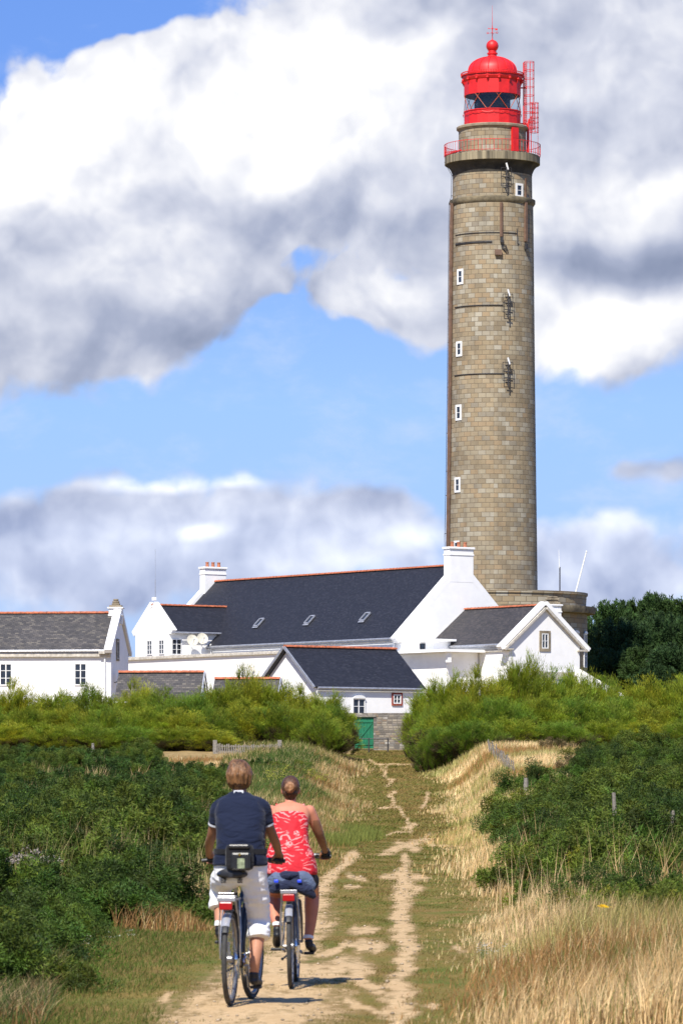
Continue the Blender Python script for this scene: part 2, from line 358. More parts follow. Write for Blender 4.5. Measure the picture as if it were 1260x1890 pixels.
GXm = sv[None, :]*wy[:, None]; GXm[:, :3] = np.minimum(GXm[:, :3], [-5000,-1500,-400]); GXm[:, -3:] = np.maximum(GXm[:, -3:], [400,1500,5000])
GYm = np.repeat(ys[:, None], len(sv), 1); GZm = ground(GXm, GYm)
ny, nx = GXm.shape
me = bpy.data.meshes.new('ground'); me.vertices.add(ny*nx)
me.vertices.foreach_set('co', np.stack([GXm, GYm, GZm], -1).astype('f').ravel())
idx = np.arange(ny*nx).reshape(ny, nx)
q = np.stack([idx[:-1,:-1], idx[:-1,1:], idx[1:,1:], idx[1:,:-1]], -1).reshape(-1, 4)
def setfaces(me, q):
    n, k = q.shape; me.loops.add(n*k); me.loops.foreach_set('vertex_index', q.ravel().astype('i')); me.polygons.add(n)
    me.polygons.foreach_set('loop_start', (np.arange(n)*k).astype('i')); me.polygons.foreach_set('loop_total', np.full(n, k, 'i')); me.update(calc_edges=True)
setfaces(me, q); me.polygons.foreach_set('use_smooth', [True]*len(me.polygons))
ysafe = np.maximum(GYm, 5); pxm, pym = proj(GXm, ysafe, GZm); sm = sandmask(pxm, pym)*(GYm > 20)*(GYm < 262)
xl_ = np.interp(GYm, EY, EL_); xr_ = np.interp(GYm, EY, ER_)
dry = ss((GXm-xr_+.3)/.8)*(1-.85*ss((GXm-xr_-5-.02*GYm)/3))+ss((xl_+.1-GXm)/.8)*ss((GYm-50)/30)
for nm, arr in (('sand', sm), ('dry', np.clip(dry, 0, 1))):
    a = me.attributes.new(nm, 'FLOAT', 'POINT'); a.data.foreach_set('value', arr.astype('f').ravel())
m = bpy.data.materials.new('turf_and_sand'); m.use_nodes = True; m.node_tree.nodes.clear(); t = NT(m.node_tree)
tc = t.n('ShaderNodeTexCoord').outputs['Object']
sa = t.n('ShaderNodeAttribute', attribute_name='sand').outputs['Fac']; da = t.n('ShaderNodeAttribute', attribute_name='dry').outputs['Fac']
strv = t.n('ShaderNodeMapping', {0: tc, 3: (1., .22, 1.)}).outputs[0]
n1 = t.noise(strv, 3.0, 7, .68); n2 = t.noise(strv, .9, 5, .6); n3 = t.noise(tc, 22, 4, .6); n4 = t.noise(strv, 6., 6, .7); n6 = t.noise(tc, .55, 4, .6)
turf = t.mix(t.rng(n1, .35, .65), (.090,.105,.016), (.225,.150,.045)); turf = t.mix(t.rng(n2, .42, .66), turf, (.20,.125,.04)); turf = t.mix(t.rng(n4, .58, .75, 0, .7), turf, (.38,.25,.12)); turf = t.mix(t.rng(n6, .5, .68, 0, .75), turf, (.070,.115,.014))
drc = t.mix(t.rng(n1, .3, .7), (.20,.14,.055), (.36,.25,.11))
base = t.mix(da, turf, drc)
n5 = t.noise(tc, 9., 6, .72)
sandc = t.mix(t.rng(n3, .3, .75), (.44,.30,.15), (.62,.44,.25)); sandc = t.mix(t.rng(n1, .42, .7, 0., .6), sandc, (.38,.25,.115)); sandc = t.mix(t.rng(t.noise(tc, 38, 3, .7), .55, .72, 0, .55), sandc, (.26,.18,.10)); sandc = t.mix(t.rng(n5, .55, .75, 0, .5), sandc, (.74,.58,.38))
n5 = t.noise(tc, 9., 6, .72)
thr = t.m('ADD', sa, t.m('MULTIPLY', t.m('SUBTRACT', t.m('ADD', t.m('MULTIPLY', n1, .45), t.m('ADD', t.m('MULTIPLY', n4, .25), t.m('MULTIPLY', n5, .3))), .5), 6.2))
sf = t.rng(thr, .35, .95, 0., 1.)
sf = t.m('MULTIPLY', sf, t.rng(sa, .02, .3))
dirt = t.rng(thr, -.55, .5, 0., .75)
dirt = t.m('MULTIPLY', dirt, t.rng(sa, .01, .25))
c = t.mix(dirt, base, (.27,.18,.085))
c = t.mix(sf, c, sandc)
bs = t.n('ShaderNodeBsdfPrincipled', {'Base Color': c, 'Roughness': .95, 'Specular IOR Level': .1})
b = t.n('ShaderNodeBump', {'Strength': .5, 'Distance': .04, 'Height': t.m('ADD', n4, t.m('MULTIPLY', n3, .3))}); t.l.new(b.outputs[0], bs.inputs['Normal'])
t.n('ShaderNodeOutputMaterial', {0: bs.outputs[0]}); me.materials.append(m)
go = bpy.data.objects.new('ground', me); COL.objects.link(go); tag(go, 'worn turf and sandy track rising to the houses', 'ground', kind='structure')

# ------------------------------------------------------------------ buildings
F36 = (4.51, 322.0, R(36))
def inframe(X, Y):      # local metres of the complex -> world x,y
    c, s_ = math.cos(F36[2]), math.sin(F36[2]); return F36[0]+c*X-s_*Y, F36[1]+s_*X+c*Y
def window(parent, c, face, w, h, nx=2, ny=3, fr=.07, frame=None, proud=.03, arch=False, surround=0, label=None):
    # face: unit dir (dx,dy) of the outward normal in the parent's frame; c on the wall plane, bottom centre
    n = Vector((face[0], face[1], 0)); a = Vector((-face[1], face[0], 0))   # a: along the wall
    rz = math.atan2(a.y, a.x); c = Vector(c); mb = MB(); fm = frame or M_['whitepaint']
    if surround:
        s2 = MB(); cc = c+n*.02
        for sx in (-1, 1): s2.box(cc+a*sx*(w/2+surround/2)+Vector((0,0,h/2)), (surround, .09, h+2*surround), rz)
        s2.box(cc+Vector((0,0,-surround/2)), (w, .10, surround), rz); s2.box(cc+Vector((0,0,h+surround/2)), (w, .10, surround), rz)
    p0 = c+n*proud
    for sx in (-1, 1): mb.box(p0+a*sx*(w/2-fr/2)+Vector((0,0,h/2)), (fr, .07, h), rz)
    mb.box(p0+Vector((0,0,fr/2)), (w-2*fr, .07, fr), rz); mb.box(p0+Vector((0,0,h-fr/2)), (w-2*fr, .07, fr), rz)
    for i in range(1, nx): mb.box(p0+a*(-w/2+w*i/nx)+Vector((0,0,h/2)), (fr*.9 if nx == 2 else .03, .05, h-2*fr), rz)
    for j in range(1, ny): mb.box(p0+Vector((0,0,h*j/ny)), (w-2*fr, .045, .035), rz)
    if arch:
        pts = [p0+n*.034+a*(-w/2)+Vector((0,0,h))]+[p0+n*.034+a*(w/2*math.cos(math.pi*(1-k/8)))+Vector((0,0,h+w*.22*math.sin(math.pi*k/8))) for k in range(1, 8)]+[p0+n*.034+a*(w/2)+Vector((0,0,h))]
        mb.poly(pts, .07)
    wf = mb.build('window', fm, parent, label=label)
    MB().box(c+n*.008+Vector((0,0,h/2)), (w-fr, .02, h-fr), rz).build('pane', M_['glass'], wf)
    if surround: s2.build('surround', M_['granplain'] if surround > .12 else M_['brick'], wf)
    return wf
def ridge_tiles(mb, p0, p1, r=.14, step=.42):
    p0, p1 = Vector(p0), Vector(p1); L_ = (p1-p0).length; d = (p1-p0)/L_; n = max(2, int(L_/step)); side = Vector((-d.y, d.x, 0))
    for i in range(n):
        a = p0+d*(L_*i/n); b = p0+d*(L_*(i+1)/n+.03); vs = []
        for q, rr in ((a, r*1.08), (b, r*.93)):
            for k in range(7):
                an = math.pi*k/6; vs.append(q+side*math.cos(an)*rr+Vector((0,0,math.sin(an)*rr*.9-.02)))
        mb.add(vs, [(k, k+1, k+8, k+7) for k in range(6)]+[(6,5,4,3,2,1,0)]+[(7,8,9,10,11,12,13)])
def gable_house(par, x0, x1, y0, y1, z0, ze, zr, axis='Y', roofmat='slate', ov=.25, th=.12, wallmat='white', gov=.0, parapet=None, skip=()):
    """axis: ridge direction. Walls, roof slopes, ridge tiles, gutters. parapet: raised white gable copings at which ends."""
    def P_(u, v, z): return Vector((v, u, z)) if axis == 'Y' else Vector((u, v, z))   # u along the ridge, v across
    u0, u1, v0, v1 = (y0, y1, x0, x1) if axis == 'Y' else (x0, x1, y0, y1)
    vm = (v0+v1)/2; sl = (zr-ze)/(vm-v0); flip = axis == 'Y'
    mb = MB()
    rr = zr-.02
    vs = [P_(u0,v0,z0),P_(u1,v0,z0),P_(u1,v1,z0),P_(u0,v1,z0),P_(u0,v0,ze-.02),P_(u1,v0,ze-.02),P_(u1,v1,ze-.02),P_(u0,v1,ze-.02),P_(u0,vm,rr-.03),P_(u1,vm,rr-.03)]
    fs = [(0,1,5,4),(1,2,6,9,5),(2,3,7,6),(3,0,4,8,7),(4,5,9,8),(6,7,8,9)]
    if flip: fs = [tuple(reversed(f)) for f in fs]
    mb.add(vs, fs); wall = mb.build('wall', M_[wallmat], par)
    rf = MB(); zo = ze-ov*sl
    a0, a1 = u0-gov, u1+gov
    for (vv, sg) in ((v0-ov, 1), (v1+ov, -1)):
        q = [P_(a0,vv,zo+th),P_(a1,vv,zo+th),P_(a1,vm,zr+th),P_(a0,vm,zr+th)]
        n = (q[1]-q[0]).cross(q[3]-q[0])
        if n.z < 0: q = [q[1], q[0], q[3], q[2]]
        rf.slab(q, th)
    roof = rf.build('roof', M_[roofmat], par)
    rt = MB(); ridge_tiles(rt, P_(a0,vm,zr+th+.02), P_(a1,vm,zr+th+.02)); rt.build('ridge_tiles', M_['ridge'], roof)
    for (vv, sg) in ((v0-ov, -1), (v1+ov, 1)):
        g = MB(); L_ = u1-u0
        g.tube([P_(u0,vv+sg*.07,zo+.03), P_(u1,vv+sg*.07,zo+.03)], .085, 8)
        g.M = Matrix.Identity(4)
        c = P_((u0+u1)/2, vv-sg*.02, zo-.07)
        g.box(c, (.06, L_, .12) if axis == 'Y' else (L_, .06, .12))
        g.build('gutter', M_['zinc'], roof)
    return wall, roof
def coping(mb, pts_a, w, h, ):  # white raised coping: polyline in a vertical plane made of slabs
    for p, q in zip(pts_a[:-1], pts_a[1:]):
        p, q = Vector(p), Vector(q); d = (q-p); L_ = d.length; d.normalize()
        up = Vector((0,0,1)); side = d.cross(up).normalized(); n = side.cross(d).normalized()
        vs = []
        for e in (p, q):
            for sx, sz in ((-1,0),(1,0),(1,1),(-1,1)): vs.append(e+side*sx*w/2+n*sz*h)
        mb.add(vs, [(0,3,2,1),(4,5,6,7),(0,1,5,4),(1,2,6,5),(2,3,7,6),(3,0,4,7)])
def chimney(par, c, w, d, z0, z1, npots=3, axis='X', material='white', potmat='pot', cap=.16):
    mb = MB(); sz = (w, d) if axis == 'X' else (d, w)
    mb.box((c[0], c[1], (z0+z1)/2), (*sz, z1-z0)); mb.box((c[0], c[1], z1+cap/2), (sz[0]+.18, sz[1]+.18, cap)); mb.box((c[0], c[1], z1-.42), (sz[0]+.09, sz[1]+.09, .12))
    ch = mb.build('chimney', M_[material], par, bevel=.03)
    for k in range(npots):
        t_ = (k-(npots-1)/2)*w*.27; px, py = (c[0]+t_, c[1]) if axis == 'X' else (c[0], c[1]+t_)
        p = MB(); p.M = Matrix.Translation((px, py, 0)); zz = z1+cap
        p.lathe([(.15,zz),(.12,zz+.32),(.145,zz+.33),(.145,zz+.40),(.10,zz+.40),(.09,zz+.1)], 14, (3,1)); p.build('chimney_pot', M_[potmat], ch, smooth=True)
    return ch
def dish(par, c, n, r, matn='cream'):
    mb = MB(); n = Vector(n).normalized(); a = n.orthogonal().normalized(); b = n.cross(a); c = Vector(c); vs = []; N = 24
    for i, (rr, dd) in enumerate(((0,-.16),(.35,-.14),(.7,-.08),(1,0),(1,-.02),(.7,-.10),(.35,-.16),(0,-.18))):
        for k in range(N):
            an = 2*math.pi*k/N; vs.append(c+(a*math.cos(an)+b*math.sin(an))*rr*r+n*dd*r*1.3)
    fs = [(i*N+k, i*N+(k+1) % N, (i+1)*N+(k+1) % N, (i+1)*N+k) for i in range(7) for k in range(N)]
    mb.add(vs, fs); o = mb.build('satellite_dish', M_[matn], par, smooth=True)
    m2 = MB(); tip = c+n*r*.9+Vector((0,0,-r*.2)); m2.tube([c+Vector((0,0,-r*.95)), tip], .02, 6); m2.sphere(tip, .06, 8, 6); m2.tube([c-n*r*.2, c-n*(r*.2+.45)], .035, 6); m2.build('feed_arm', M_['zinc'], o)
    return o
def lamp(par, c, n):
    mb = MB(); c = Vector(c); n = Vector(n).normalized(); mb.tube([c, c+n*.22, c+n*.3+Vector((0,0,-.08))], .02, 6); cc = c+n*.3
    mb.M = Matrix.Translation(cc); mb.lathe([(.05,-.36),(.10,-.12),(.12,-.10),(.02,-.02)], 8, (1,1)); mb.build('wall_lamp', M_['cream'], par)

# main long house
zg = 5.8
A = thing('long_house', 'long white house, steep navy slate roof with three skylights, broad chimney at each end', 'house', (F36[0], F36[1], zg), F36[2])
Wd, Ln, ze, zr = 11.1, 33.4, 13.0, 18.25
gable_house(A, 0, Wd, 0, Ln, zg, ze, zr, 'Y', 'slate', ov=.3, gov=-.02)
sl = (zr-ze)/(Wd/2)
for yy in (.295, Ln-.295):
    g = MB(); coping(g, [(-.35,yy,ze-.58), (Wd/2,yy,zr-.17), (Wd+.35,yy,ze-.58)], .60, .48); g.box((-.15, yy, ze-.3), (.5, .606, .4)); g.build('gable_coping', M_['white'], A)
chimney(A, (Wd/2, .365), 2.25, .75, zr-1.2, 19.55, 3); chimney(A, (Wd/2, Ln-.365), 2.1, .75, zr-1.2, 19.4, 3)
for yy in (2.6, 9.9, 17.3):      # skylights on the slope that faces the path
    t_ = 2.0; z_ = ze+t_*sl+.14; o = MB(); ang = -math.atan(sl)
    pass
def skylight(par, y, x, w=.58, l=.85):
    nrm = Vector((-sl, 0, 1)).normalized(); dn = Vector((-1, 0, -sl)).normalized(); al = Vector((0,1,0)); c = Vector((x, y, ze+x*sl))+nrm*.16
    fr = MB()
    def bar(p, q, ww, hh):
        d = (q-p).normalized(); s2 = d.cross(nrm).normalized()*ww/2; vs = []
        for e in (p, q): vs += [e-s2, e+s2, e+s2+nrm*hh, e-s2+nrm*hh]
        fr.add(vs, [(0,1,2,3),(7,6,5,4),(0,4,5,1),(1,5,6,2),(2,6,7,3),(3,7,4,0)])
    for sg in (-1, 1): bar(c+al*sg*w/2-dn*l/2, c+al*sg*w/2+dn*l/2, .10, .10); bar(c+dn*sg*l/2-al*(w/2-.04), c+dn*sg*l/2+al*(w/2-.04), .12, .08)
    bar(c+dn*(l/2+.12)-al*w*.6, c+dn*(l/2+.12)+al*w*.6, .16, .03)
    s_ = fr.build('skylight', M_['zinc'], par)
    g = MB(); g.add([c+al*w/2-dn*l/2+nrm*.03, c-al*w/2-dn*l/2+nrm*.03, c-al*w/2+dn*l/2+nrm*.03, c+al*w/2+dn*l/2+nrm*.03], [(0,1,2,3)]); g.build('pane', M_['glass'], s_)
for px in (676, 574, 481):
    # find y so that the skylight sits at this bearing
    best = min(np.arange(0, Ln, .1), key=lambda y: abs(proj(*inframe(1.55, y), 0)[0]-px)); skylight(A, float(best), 1.55)
# cross wing
wx0, wy0, wy1, wze, wzr = -3.9, 25.3, 30.1, 14.05, 15.95
w_ = MB(); wm = (wy0+wy1)/2
vs = [(wx0,wy0,zg),(wx0,wy1,zg),(.5,wy1,zg),(.5,wy0,zg),(wx0,wy0,wze),(wx0,wy1,wze),(3.2,wy1,wze),(3.2,wy0,wze),(wx0,wm,wzr-.03),(3.2,wm,wzr-.03)]
w_.add(vs, [(0,4,8,5,1),(0,3,7,4),(1,5,6,2),(4,7,9,8),(5,8,9,6),(2,6,7,3)]); w_.build('wing_wall', M_['white'], A)
rf = MB(); ws = (wzr-wze)/(wm-wy0)
xe = (wze-ze)/sl; xr_end = (wzr-ze)/sl+.15
rf.slab([(wx0,wy0-.3,wze-.3*ws+.12),(xe-.1,wy0-.3,wze-.3*ws+.12),(xr_end,wm,wzr+.12),(wx0,wm,wzr+.12)], .12)
rf.slab([(xe-.1,wy1+.3,wze-.3*ws+.12),(wx0,wy1+.3,wze-.3*ws+.12),(wx0,wm,wzr+.12),(xr_end,wm,wzr+.12)], .12)
wr = rf.build('wing_roof', M_['slate'], A); rt = MB(); ridge_tiles(rt, (wx0,wm,wzr+.14), (xr_end,wm,wzr+.14)); rt.build('ridge_tiles', M_['ridge'], wr)
g = MB(); g.tube([(wx0,wy0-.38,wze-.3*ws+.02),(xe-.2,wy0-.38,wze-.3*ws+.02)], .08, 8); g.build('gutter', M_['zinc'], wr)
cx_ = wx0+.20; g = MB(); coping(g, [(cx_,wy0-.22,wze-.36),(cx_,wm,wzr+.02),(cx_,wy1+.22,wze-.36)], .42, .46)
g.box((cx_,wy0-.14,wze-.16),(.44,.35,.3)); g.box((cx_,wy1+.14,wze-.16),(.44,.35,.3)); g.box((cx_,wm,wzr+.62),(.26,.26,.26)); g.build('wing_gable_coping', M_['white'], A)
for yy in (wy0+1.0, wy0+2.7): window(A, (wx0, yy, 12.15), (-1,0), .75, 1.15, 2, 3)
window(A, (-3.2, wy0, 12.1), (0,-1), .95, 1.25, 2, 3)
dish(A, (-2.15, wy0-.7, 13.25), (-.25,-1,.3), .46); dish(A, (-1.2, wy0-.7, 13.4), (-.25,-1,.3), .46)
g = MB(); g.tube([(-2.6,wm+1.5,15.0),(-2.6,wm+1.5,18.2)], .03, 6); g.tube([(-2.6,wm+1.5,18.2),(-2.6,wm+1.5,20.6)], .012, 5); g.build('aerial', M_['zinc'], A)
for yy in (.8, 24.9): MB().box((-.22, yy, ze-.75), (.09,.09,1.5)).build('downpipe', M_['whitepaint'], A)
# flat-roofed range in front of the long wall
B = thing('flat_roofed_range', 'low flat-topped white range with a grey stone coping in front of the long house', 'building', (*inframe(-12.2, -3), zg-.6), F36[2])
g = MB(); g.box((4, 13.5, (zg+11.35)/2-.3), (8, 27, 11.35-zg+.6)); g.build('wall', M_['white'], B)
g = MB(); g.box((4, 13.5, 11.42), (8.35, 27.35, .14)); g.box((4, 13.5, 11.53), (8.15, 27.15, .10)); g.build('coping', M_['trim'], B)
for yy in (4.6, 15.6): lamp(B, (0, yy, 10.55), (-1,0,0))
# right-hand cottage with its gable to the path
C = thing('gabled_cottage', 'white cottage with brown slate roof, its gable holding a small stone-framed window', 'house', (*inframe(2.4, -9.76), zg), F36[2])
cw, cl = 6.6, 9.6; cze, czr = 12.25, 14.9; cs = (czr-cze)/(cw/2)
gable_house(C, 0, cw, .0, cl, zg, cze, czr, 'Y', 'midslate', ov=.25, gov=-.05)
g = MB(); coping(g, [(-.75,.1,cze-.55),(cw/2,.1,czr+.15),(cw+.75,.1,cze-.55)], .5, .3); g.box((-.5,.1,cze-.42),(.55,.55,.22)); g.box((cw+.5,.1,cze-.42),(.55,.55,.22)); g.build('gable_coping', M_['white'], C)
g = MB(); coping(g, [(-.5,-.12,cze-.62),(cw/2,-.12,czr-.17),(cw+.5,-.12,cze-.62)], .26, .16); g.box((-.1,-.12,cze-.5),(.7,.24,.12)); g.box((cw+.1,-.12,cze-.5),(.7,.24,.12)); g.build('stone_verge', M_['trim'], C)
chimney(C, (cw/2+1.15, .55), 1.1, .8, czr-1.5, 15.0, 0, cap=.12)
g = MB(); 
for k, (s1, h1) in enumerate(((1.0,.16),(.72,.14),(.86,.14),(.66,.12))): g.box((cw/2+1.15,.55,15.2+.15*k),(s1,s1*.75,h1))
g.build('chimney_cap_stones', M_['granplain'], C, bevel=.04)
window(C, (cw/2, 0, 11.85), (0,-1), .62, 1.1, 2, 2, surround=.2)
g = MB(); g.box((-.07, cl/2, cze-.55), (.14, cl, .2)); g.build('cornice', M_['trim'], C)
g = MB(); g.box((cw/2,-.04,9.9),(cw+.1,.12,.5)); g.build('plinth', M_['trim'], C)
# white flat annex
Dn = thing('flat_annex', 'small white flat-roofed annex with projecting slab between the long house gable and the cottage', 'annex', (*inframe(-.6, -6.2), zg), F36[2])
g = MB(); g.box((1.45, 3.1, (zg+11.55)/2), (2.9, 6.2, 11.55-zg)); g.box((2.1, 4.4, 12.1), (1.6, 2.2, .75)); g.build('wall', M_['white'], Dn)
g = MB(); g.box((1.2, 2.9, 11.66), (4.0, 7.6, .2)); g.box((1.9, 4.3, 12.56), (2.3, 3.0, .16)); g.box((-.25, -.55, 11.2), (.3, .3, .8)); g.build('roof_slab', M_['white'], Dn)
window(Dn, (1.3, 4.6, 11.92), (-1,0), .6, .42, 1, 1, fr=.03, frame=M_['dark']); g = MB(); g.M = Matrix.Translation((1.6, 4.3, 0)); g.lathe([(.16,12.6),(.16,12.85),(.22,12.87),(.1,13.05),(0,13.08)], 12, (1,1)); g.build('vent_cowl', M_['white'], Dn)
# central shed
E = thing('slate_shed', 'white outbuilding behind the green door, navy slate roof, arched window and brick-framed window', 'shed', (*inframe(-32.6, -34.5), 4.3), F36[2])
sw, sl_, sze, szr = 8.3, 6.2, 8.05, 10.55
gable_house(E, 0, sw, 0, sl_, 4.3, sze, szr, 'X', 'slate', ov=.12, gov=.30)
g = MB(); coping(g, [(-.34,-.2,sze-.12),(-.34,sl_/2,szr+.02),(-.34,sl_+.2,sze-.12)], .10, .16); g.build('bargeboard', M_['zinc'], E)
window(E, (3.3, 0, 6.35), (0,-1), 1.0, 1.0, 2, 2, arch=True); window(E, (6.35, 0, 7.05), (0,-1), .62, .6, 2, 2, surround=.11)
# left house
Fh = thing('left_house', 'white house at the left edge with weathered grey slate roof and stone-capped gable chimney', 'house', (-14.6, 275, 5), R(-6.2))
fl, fd, fze, fzr = 13, 7, 10.42, 12.75
gable_house(Fh, -fl, 0, 0, fd, 5, fze, fzr, 'X', 'oldslate', ov=.18, gov=-.05)
g = MB(); coping(g, [(-.1,-.5,fze-.22),(-.1,fd/2,fzr+.22),(-.1,fd+.5,fze-.22)], .5, .26); g.build('gable_coping', M_['white'], Fh)
g = MB(); g.box((-fl/2,-.1,fze-.34),(fl,.22,.22)); g.box((-.35,-.2,fze-.2),(.75,.45,.16)); g.build('cornice', M_['trim'], Fh)
chimney(Fh, (-.25, fd/2), .85, .55, fzr-.6, 13.15, 0, cap=.1)
g = MB()
for k, (s1, h1) in enumerate(((.8,.16),(.5,.14),(.42,.14),(.32,.12))): g.box((-.25,fd/2,13.3+.14*k),(s1,s1*.75,h1))
g.build('chimney_cap_stones', M_['granplain'], Fh, bevel=.04)
for xx in (-1.95, -6.75):
    window(Fh, (xx, 0, 8.15), (0,-1), .80, 1.42, 2, 3)
    for dx in (-.75, .8): MB().box((xx+dx,-.09,7.45),(.42,.14,.07)).build('shutter_stay', M_['dark'], Fh)
window(Fh, (0, 2.5, 9.9), (1,0), .8, 1.15, 1, 1, fr=.06, frame=M_['trim'], surround=.13)
g = MB(); g.tube([(-.38,-.12,fze-.3),(-.38,-.12,5.2)], .05, 8); g.build('downpipe', M_['whitepaint'], Fh)
dish(Fh, (.55, 1.2, 8.7), (.75,-.6,.35), .42, 'whitepaint')
g = MB(); g.tube([(0,1.3,8.35),(.5,1.25,8.5)], .03, 6); g.tube([(.3,1.28,8.44),(.6,.9,8.25)], .025, 6); g.build('dish_bracket', M_['dark'], Fh)
# low slate outhouses in front of the range
for (nm, lab, xa, xb, d, zr2, ze2) in (('low_outhouse', 'low outhouse with mottled grey slate roof beside the left house', -13.6, -8.45, 266, 8.6, 7.0), ('small_outhouse', 'smallest outhouse, just its ridge showing over the green hedge', -7.6, -3.75, 262, 8.1, 6.9)):
    G = thing(nm, lab, 'outhouse', (xa, d, 5), R(-6)); gable_house(G, 0, xb-xa, -1.6, 1.6, 5, ze2, zr2, 'X', 'oldslate', ov=.2, gov=.05)
    g = MB(); coping(g, [(xb-xa+.12,-1.85,ze2-.1),(xb-xa+.12,0,zr2+.1),(xb-xa+.12,1.85,ze2-.1)], .08, .1); g.build('bargeboard', M_['zinc'], G)
# lean-to far left behind
# stone wall + green door
Wl = thing('garden_wall', 'rough rubble stone wall with a green plank door at the end of the track', 'wall', (1.6, 268, 3.9))
g = MB(); 
x0, x1 = -4.2, 4.2; dx0, dx1 = (654-630)/29.85-1.6, (689-630)/29.85-1.6
for (a, b_, za, zb) in ((x0, dx0, 3.5, 6.27), (dx1, x1, 3.5, 6.27), (dx0, dx1, 6.12, 6.27)):
    g.slab([(a,-.2,za),(b_,-.2,za),(b_,-.2,zb),(a,-.2,zb)], .4)
g.build('masonry', M_['rustwall'], Wl)
g = MB(); g.box(((dx0+dx1)/2,-.06,5.06),(dx1-dx0,.05,1.96)); n_ = 6; dw = (dx1-dx0)/n_
for k in range(n_): g.box((dx0+dw*(k+.5), -.12, 5.06), (dw-.012, .05, 1.96))
dr = g.build('door', M_['green'], Wl)
g = MB(); g.box(((dx0+dx1)/2,-.165,5.75),(dx1-dx0-.08,.04,.13)); g.box(((dx0+dx1)/2,-.165,4.35),(dx1-dx0-.08,.04,.13)); g.box(((dx0+dx1)/2,-.168,5.05),(.10,.035,1.5),ry=R(38)); g.build('brace', M_['green'], dr)
g = MB(); g.box(((dx0+dx1)/2,-.22,6.1),(dx1-dx0+.3,.1,.16)); g.build('lintel', M_['wood'], Wl)
Rl = thing('metal_barrier', 'thin dark metal rail on posts in front of the green door', 'barrier', (1.9, 262, float(ground(1.9, 262))))
zb = float(ground(1.9, 262)); g = MB(); g.tube([(-1.0,0,zb+.85),(.95,0,zb+.85)], .03, 6); g.build('rail', M_['dark'], Rl)
for xx in (-.25, .9): MB().tube([(xx,0,zb-.2),(xx,0,zb+.9)], .04, 6).build('post', M_['dark'], Rl)
# rotunda under the tower + tower
TX, TY = 12.16, 350.; K = 22.857
def zp(y): return CZ+(HY-y)/K
def rp(r): return r/K
Ro = thing('rotunda', 'broad round granite base with parapet terrace around the lighthouse foot', 'building', (TX, TY, 6.8))
g = MB(); g.lathe([(7.65,6.8),(7.65,15.62)], 64, (48,.38)); g.build('wall', M_['granite'], Ro, smooth=True)
g = MB(); g.lathe([(7.6,15.6),(8.25,15.62),(8.35,15.9),(8.35,16.15),(7.5,16.2)], 64, (48,.38)); g.build('cornice', M_['corbel'], Ro, smooth=True)
g = MB(); g.lathe([(7.55,16.18),(7.6,17.08),(7.7,17.1),(7.7,17.3),(7.2,17.3),(7.2,16.3)], 64, (48,.42)); g.build('parapet', M_['granite'], Ro, smooth=True)
for an in (58, 74):
    a = R(an); n = (math.sin(a), -math.cos(a)); window(Ro, (7.65*n[0], 7.65*n[1], 11.3), n, 1.0, 2.7, 2, 3, arch=True)
LH = thing('lighthouse', 'tall round granite lighthouse tower with red lantern, gallery and ladder cages', 'lighthouse', (TX, TY, 6.8))
TX0 = LH
prof = [(86,1330),(83.5,1100),(82.3,1000),(81,900),(79.8,800),(78.6,700),(77.6,600),(76.7,500),(75.9,430),(75.3,381)]
g = MB(); pr = [(rp(a), zp(b)) for a, b in prof]
dens_ = []
for (a, b) in zip(pr[:-1], pr[1:]):
    for k in range(6): dens_.append((a[0]+(b[0]-a[0])*k/6, a[1]+(b[1]-a[1])*k/6))
dens_.append(pr[-1]); dens_ += [(rp(73.6), zp(370)), (rp(73), zp(326))]
g.lathe(dens_, 96, (34,.382)); g.build('shaft', M_['granite'], LH, smooth=True)
g = MB(); g.lathe([(rp(74),zp(384)),(rp(76),zp(382)),(rp(79.3),zp(377)),(rp(79.3),zp(371.5)),(rp(73),zp(369))], 96); g.build('string_course', M_['corbel'], LH, smooth=True)
g = MB(); g.lathe([(rp(72.6),zp(329)),(rp(74),zp(321)),(rp(77),zp(314)),(rp(81),zp(309)),(rp(86),zp(305.5))], 96); g.build('gallery_corbel', M_['stain_shade'], LH, smooth=True)
g = MB(); g.lathe([(rp(84),zp(306)),(rp(87.8),zp(305)),(rp(87.8),zp(291.5)),(rp(86.5),zp(290)),(rp(60),zp(289.5))], 96); g.build('gallery_rim', M_['lip'], LH, smooth=True)
g = MB(); g.lathe([(rp(62),zp(289)),(rp(62),zp(243))], 64, (26,.38)); g.build('upper_drum', M_['granite'], LH, smooth=True)
g = MB(); g.lathe([(rp(61.5),zp(245)),(rp(63.5),zp(242)),(rp(66),zp(240)),(rp(66.3),zp(236.5)),(rp(64),zp(235)),(rp(50),zp(234))], 64); g.build('drum_cornice', M_['granplain'], LH, smooth=True)
g = MB(); rr = rp(88.5); zt, z0_ = zp(268.6), zp(290)
g.ring(rr+.02, zt-.03, .045, .04, 72); g.ring(rr+.015, z0_+.08, .035, .03, 72)
for k in range(76):
    a = 2*math.pi*k/76; g.tube([(rr*math.sin(a),-rr*math.cos(a),z0_),(rr*math.sin(a),-rr*math.cos(a),zt)], .015 if k % 6 else .022, 5)
g.build('gallery_railing', M_['redrail'], LH)
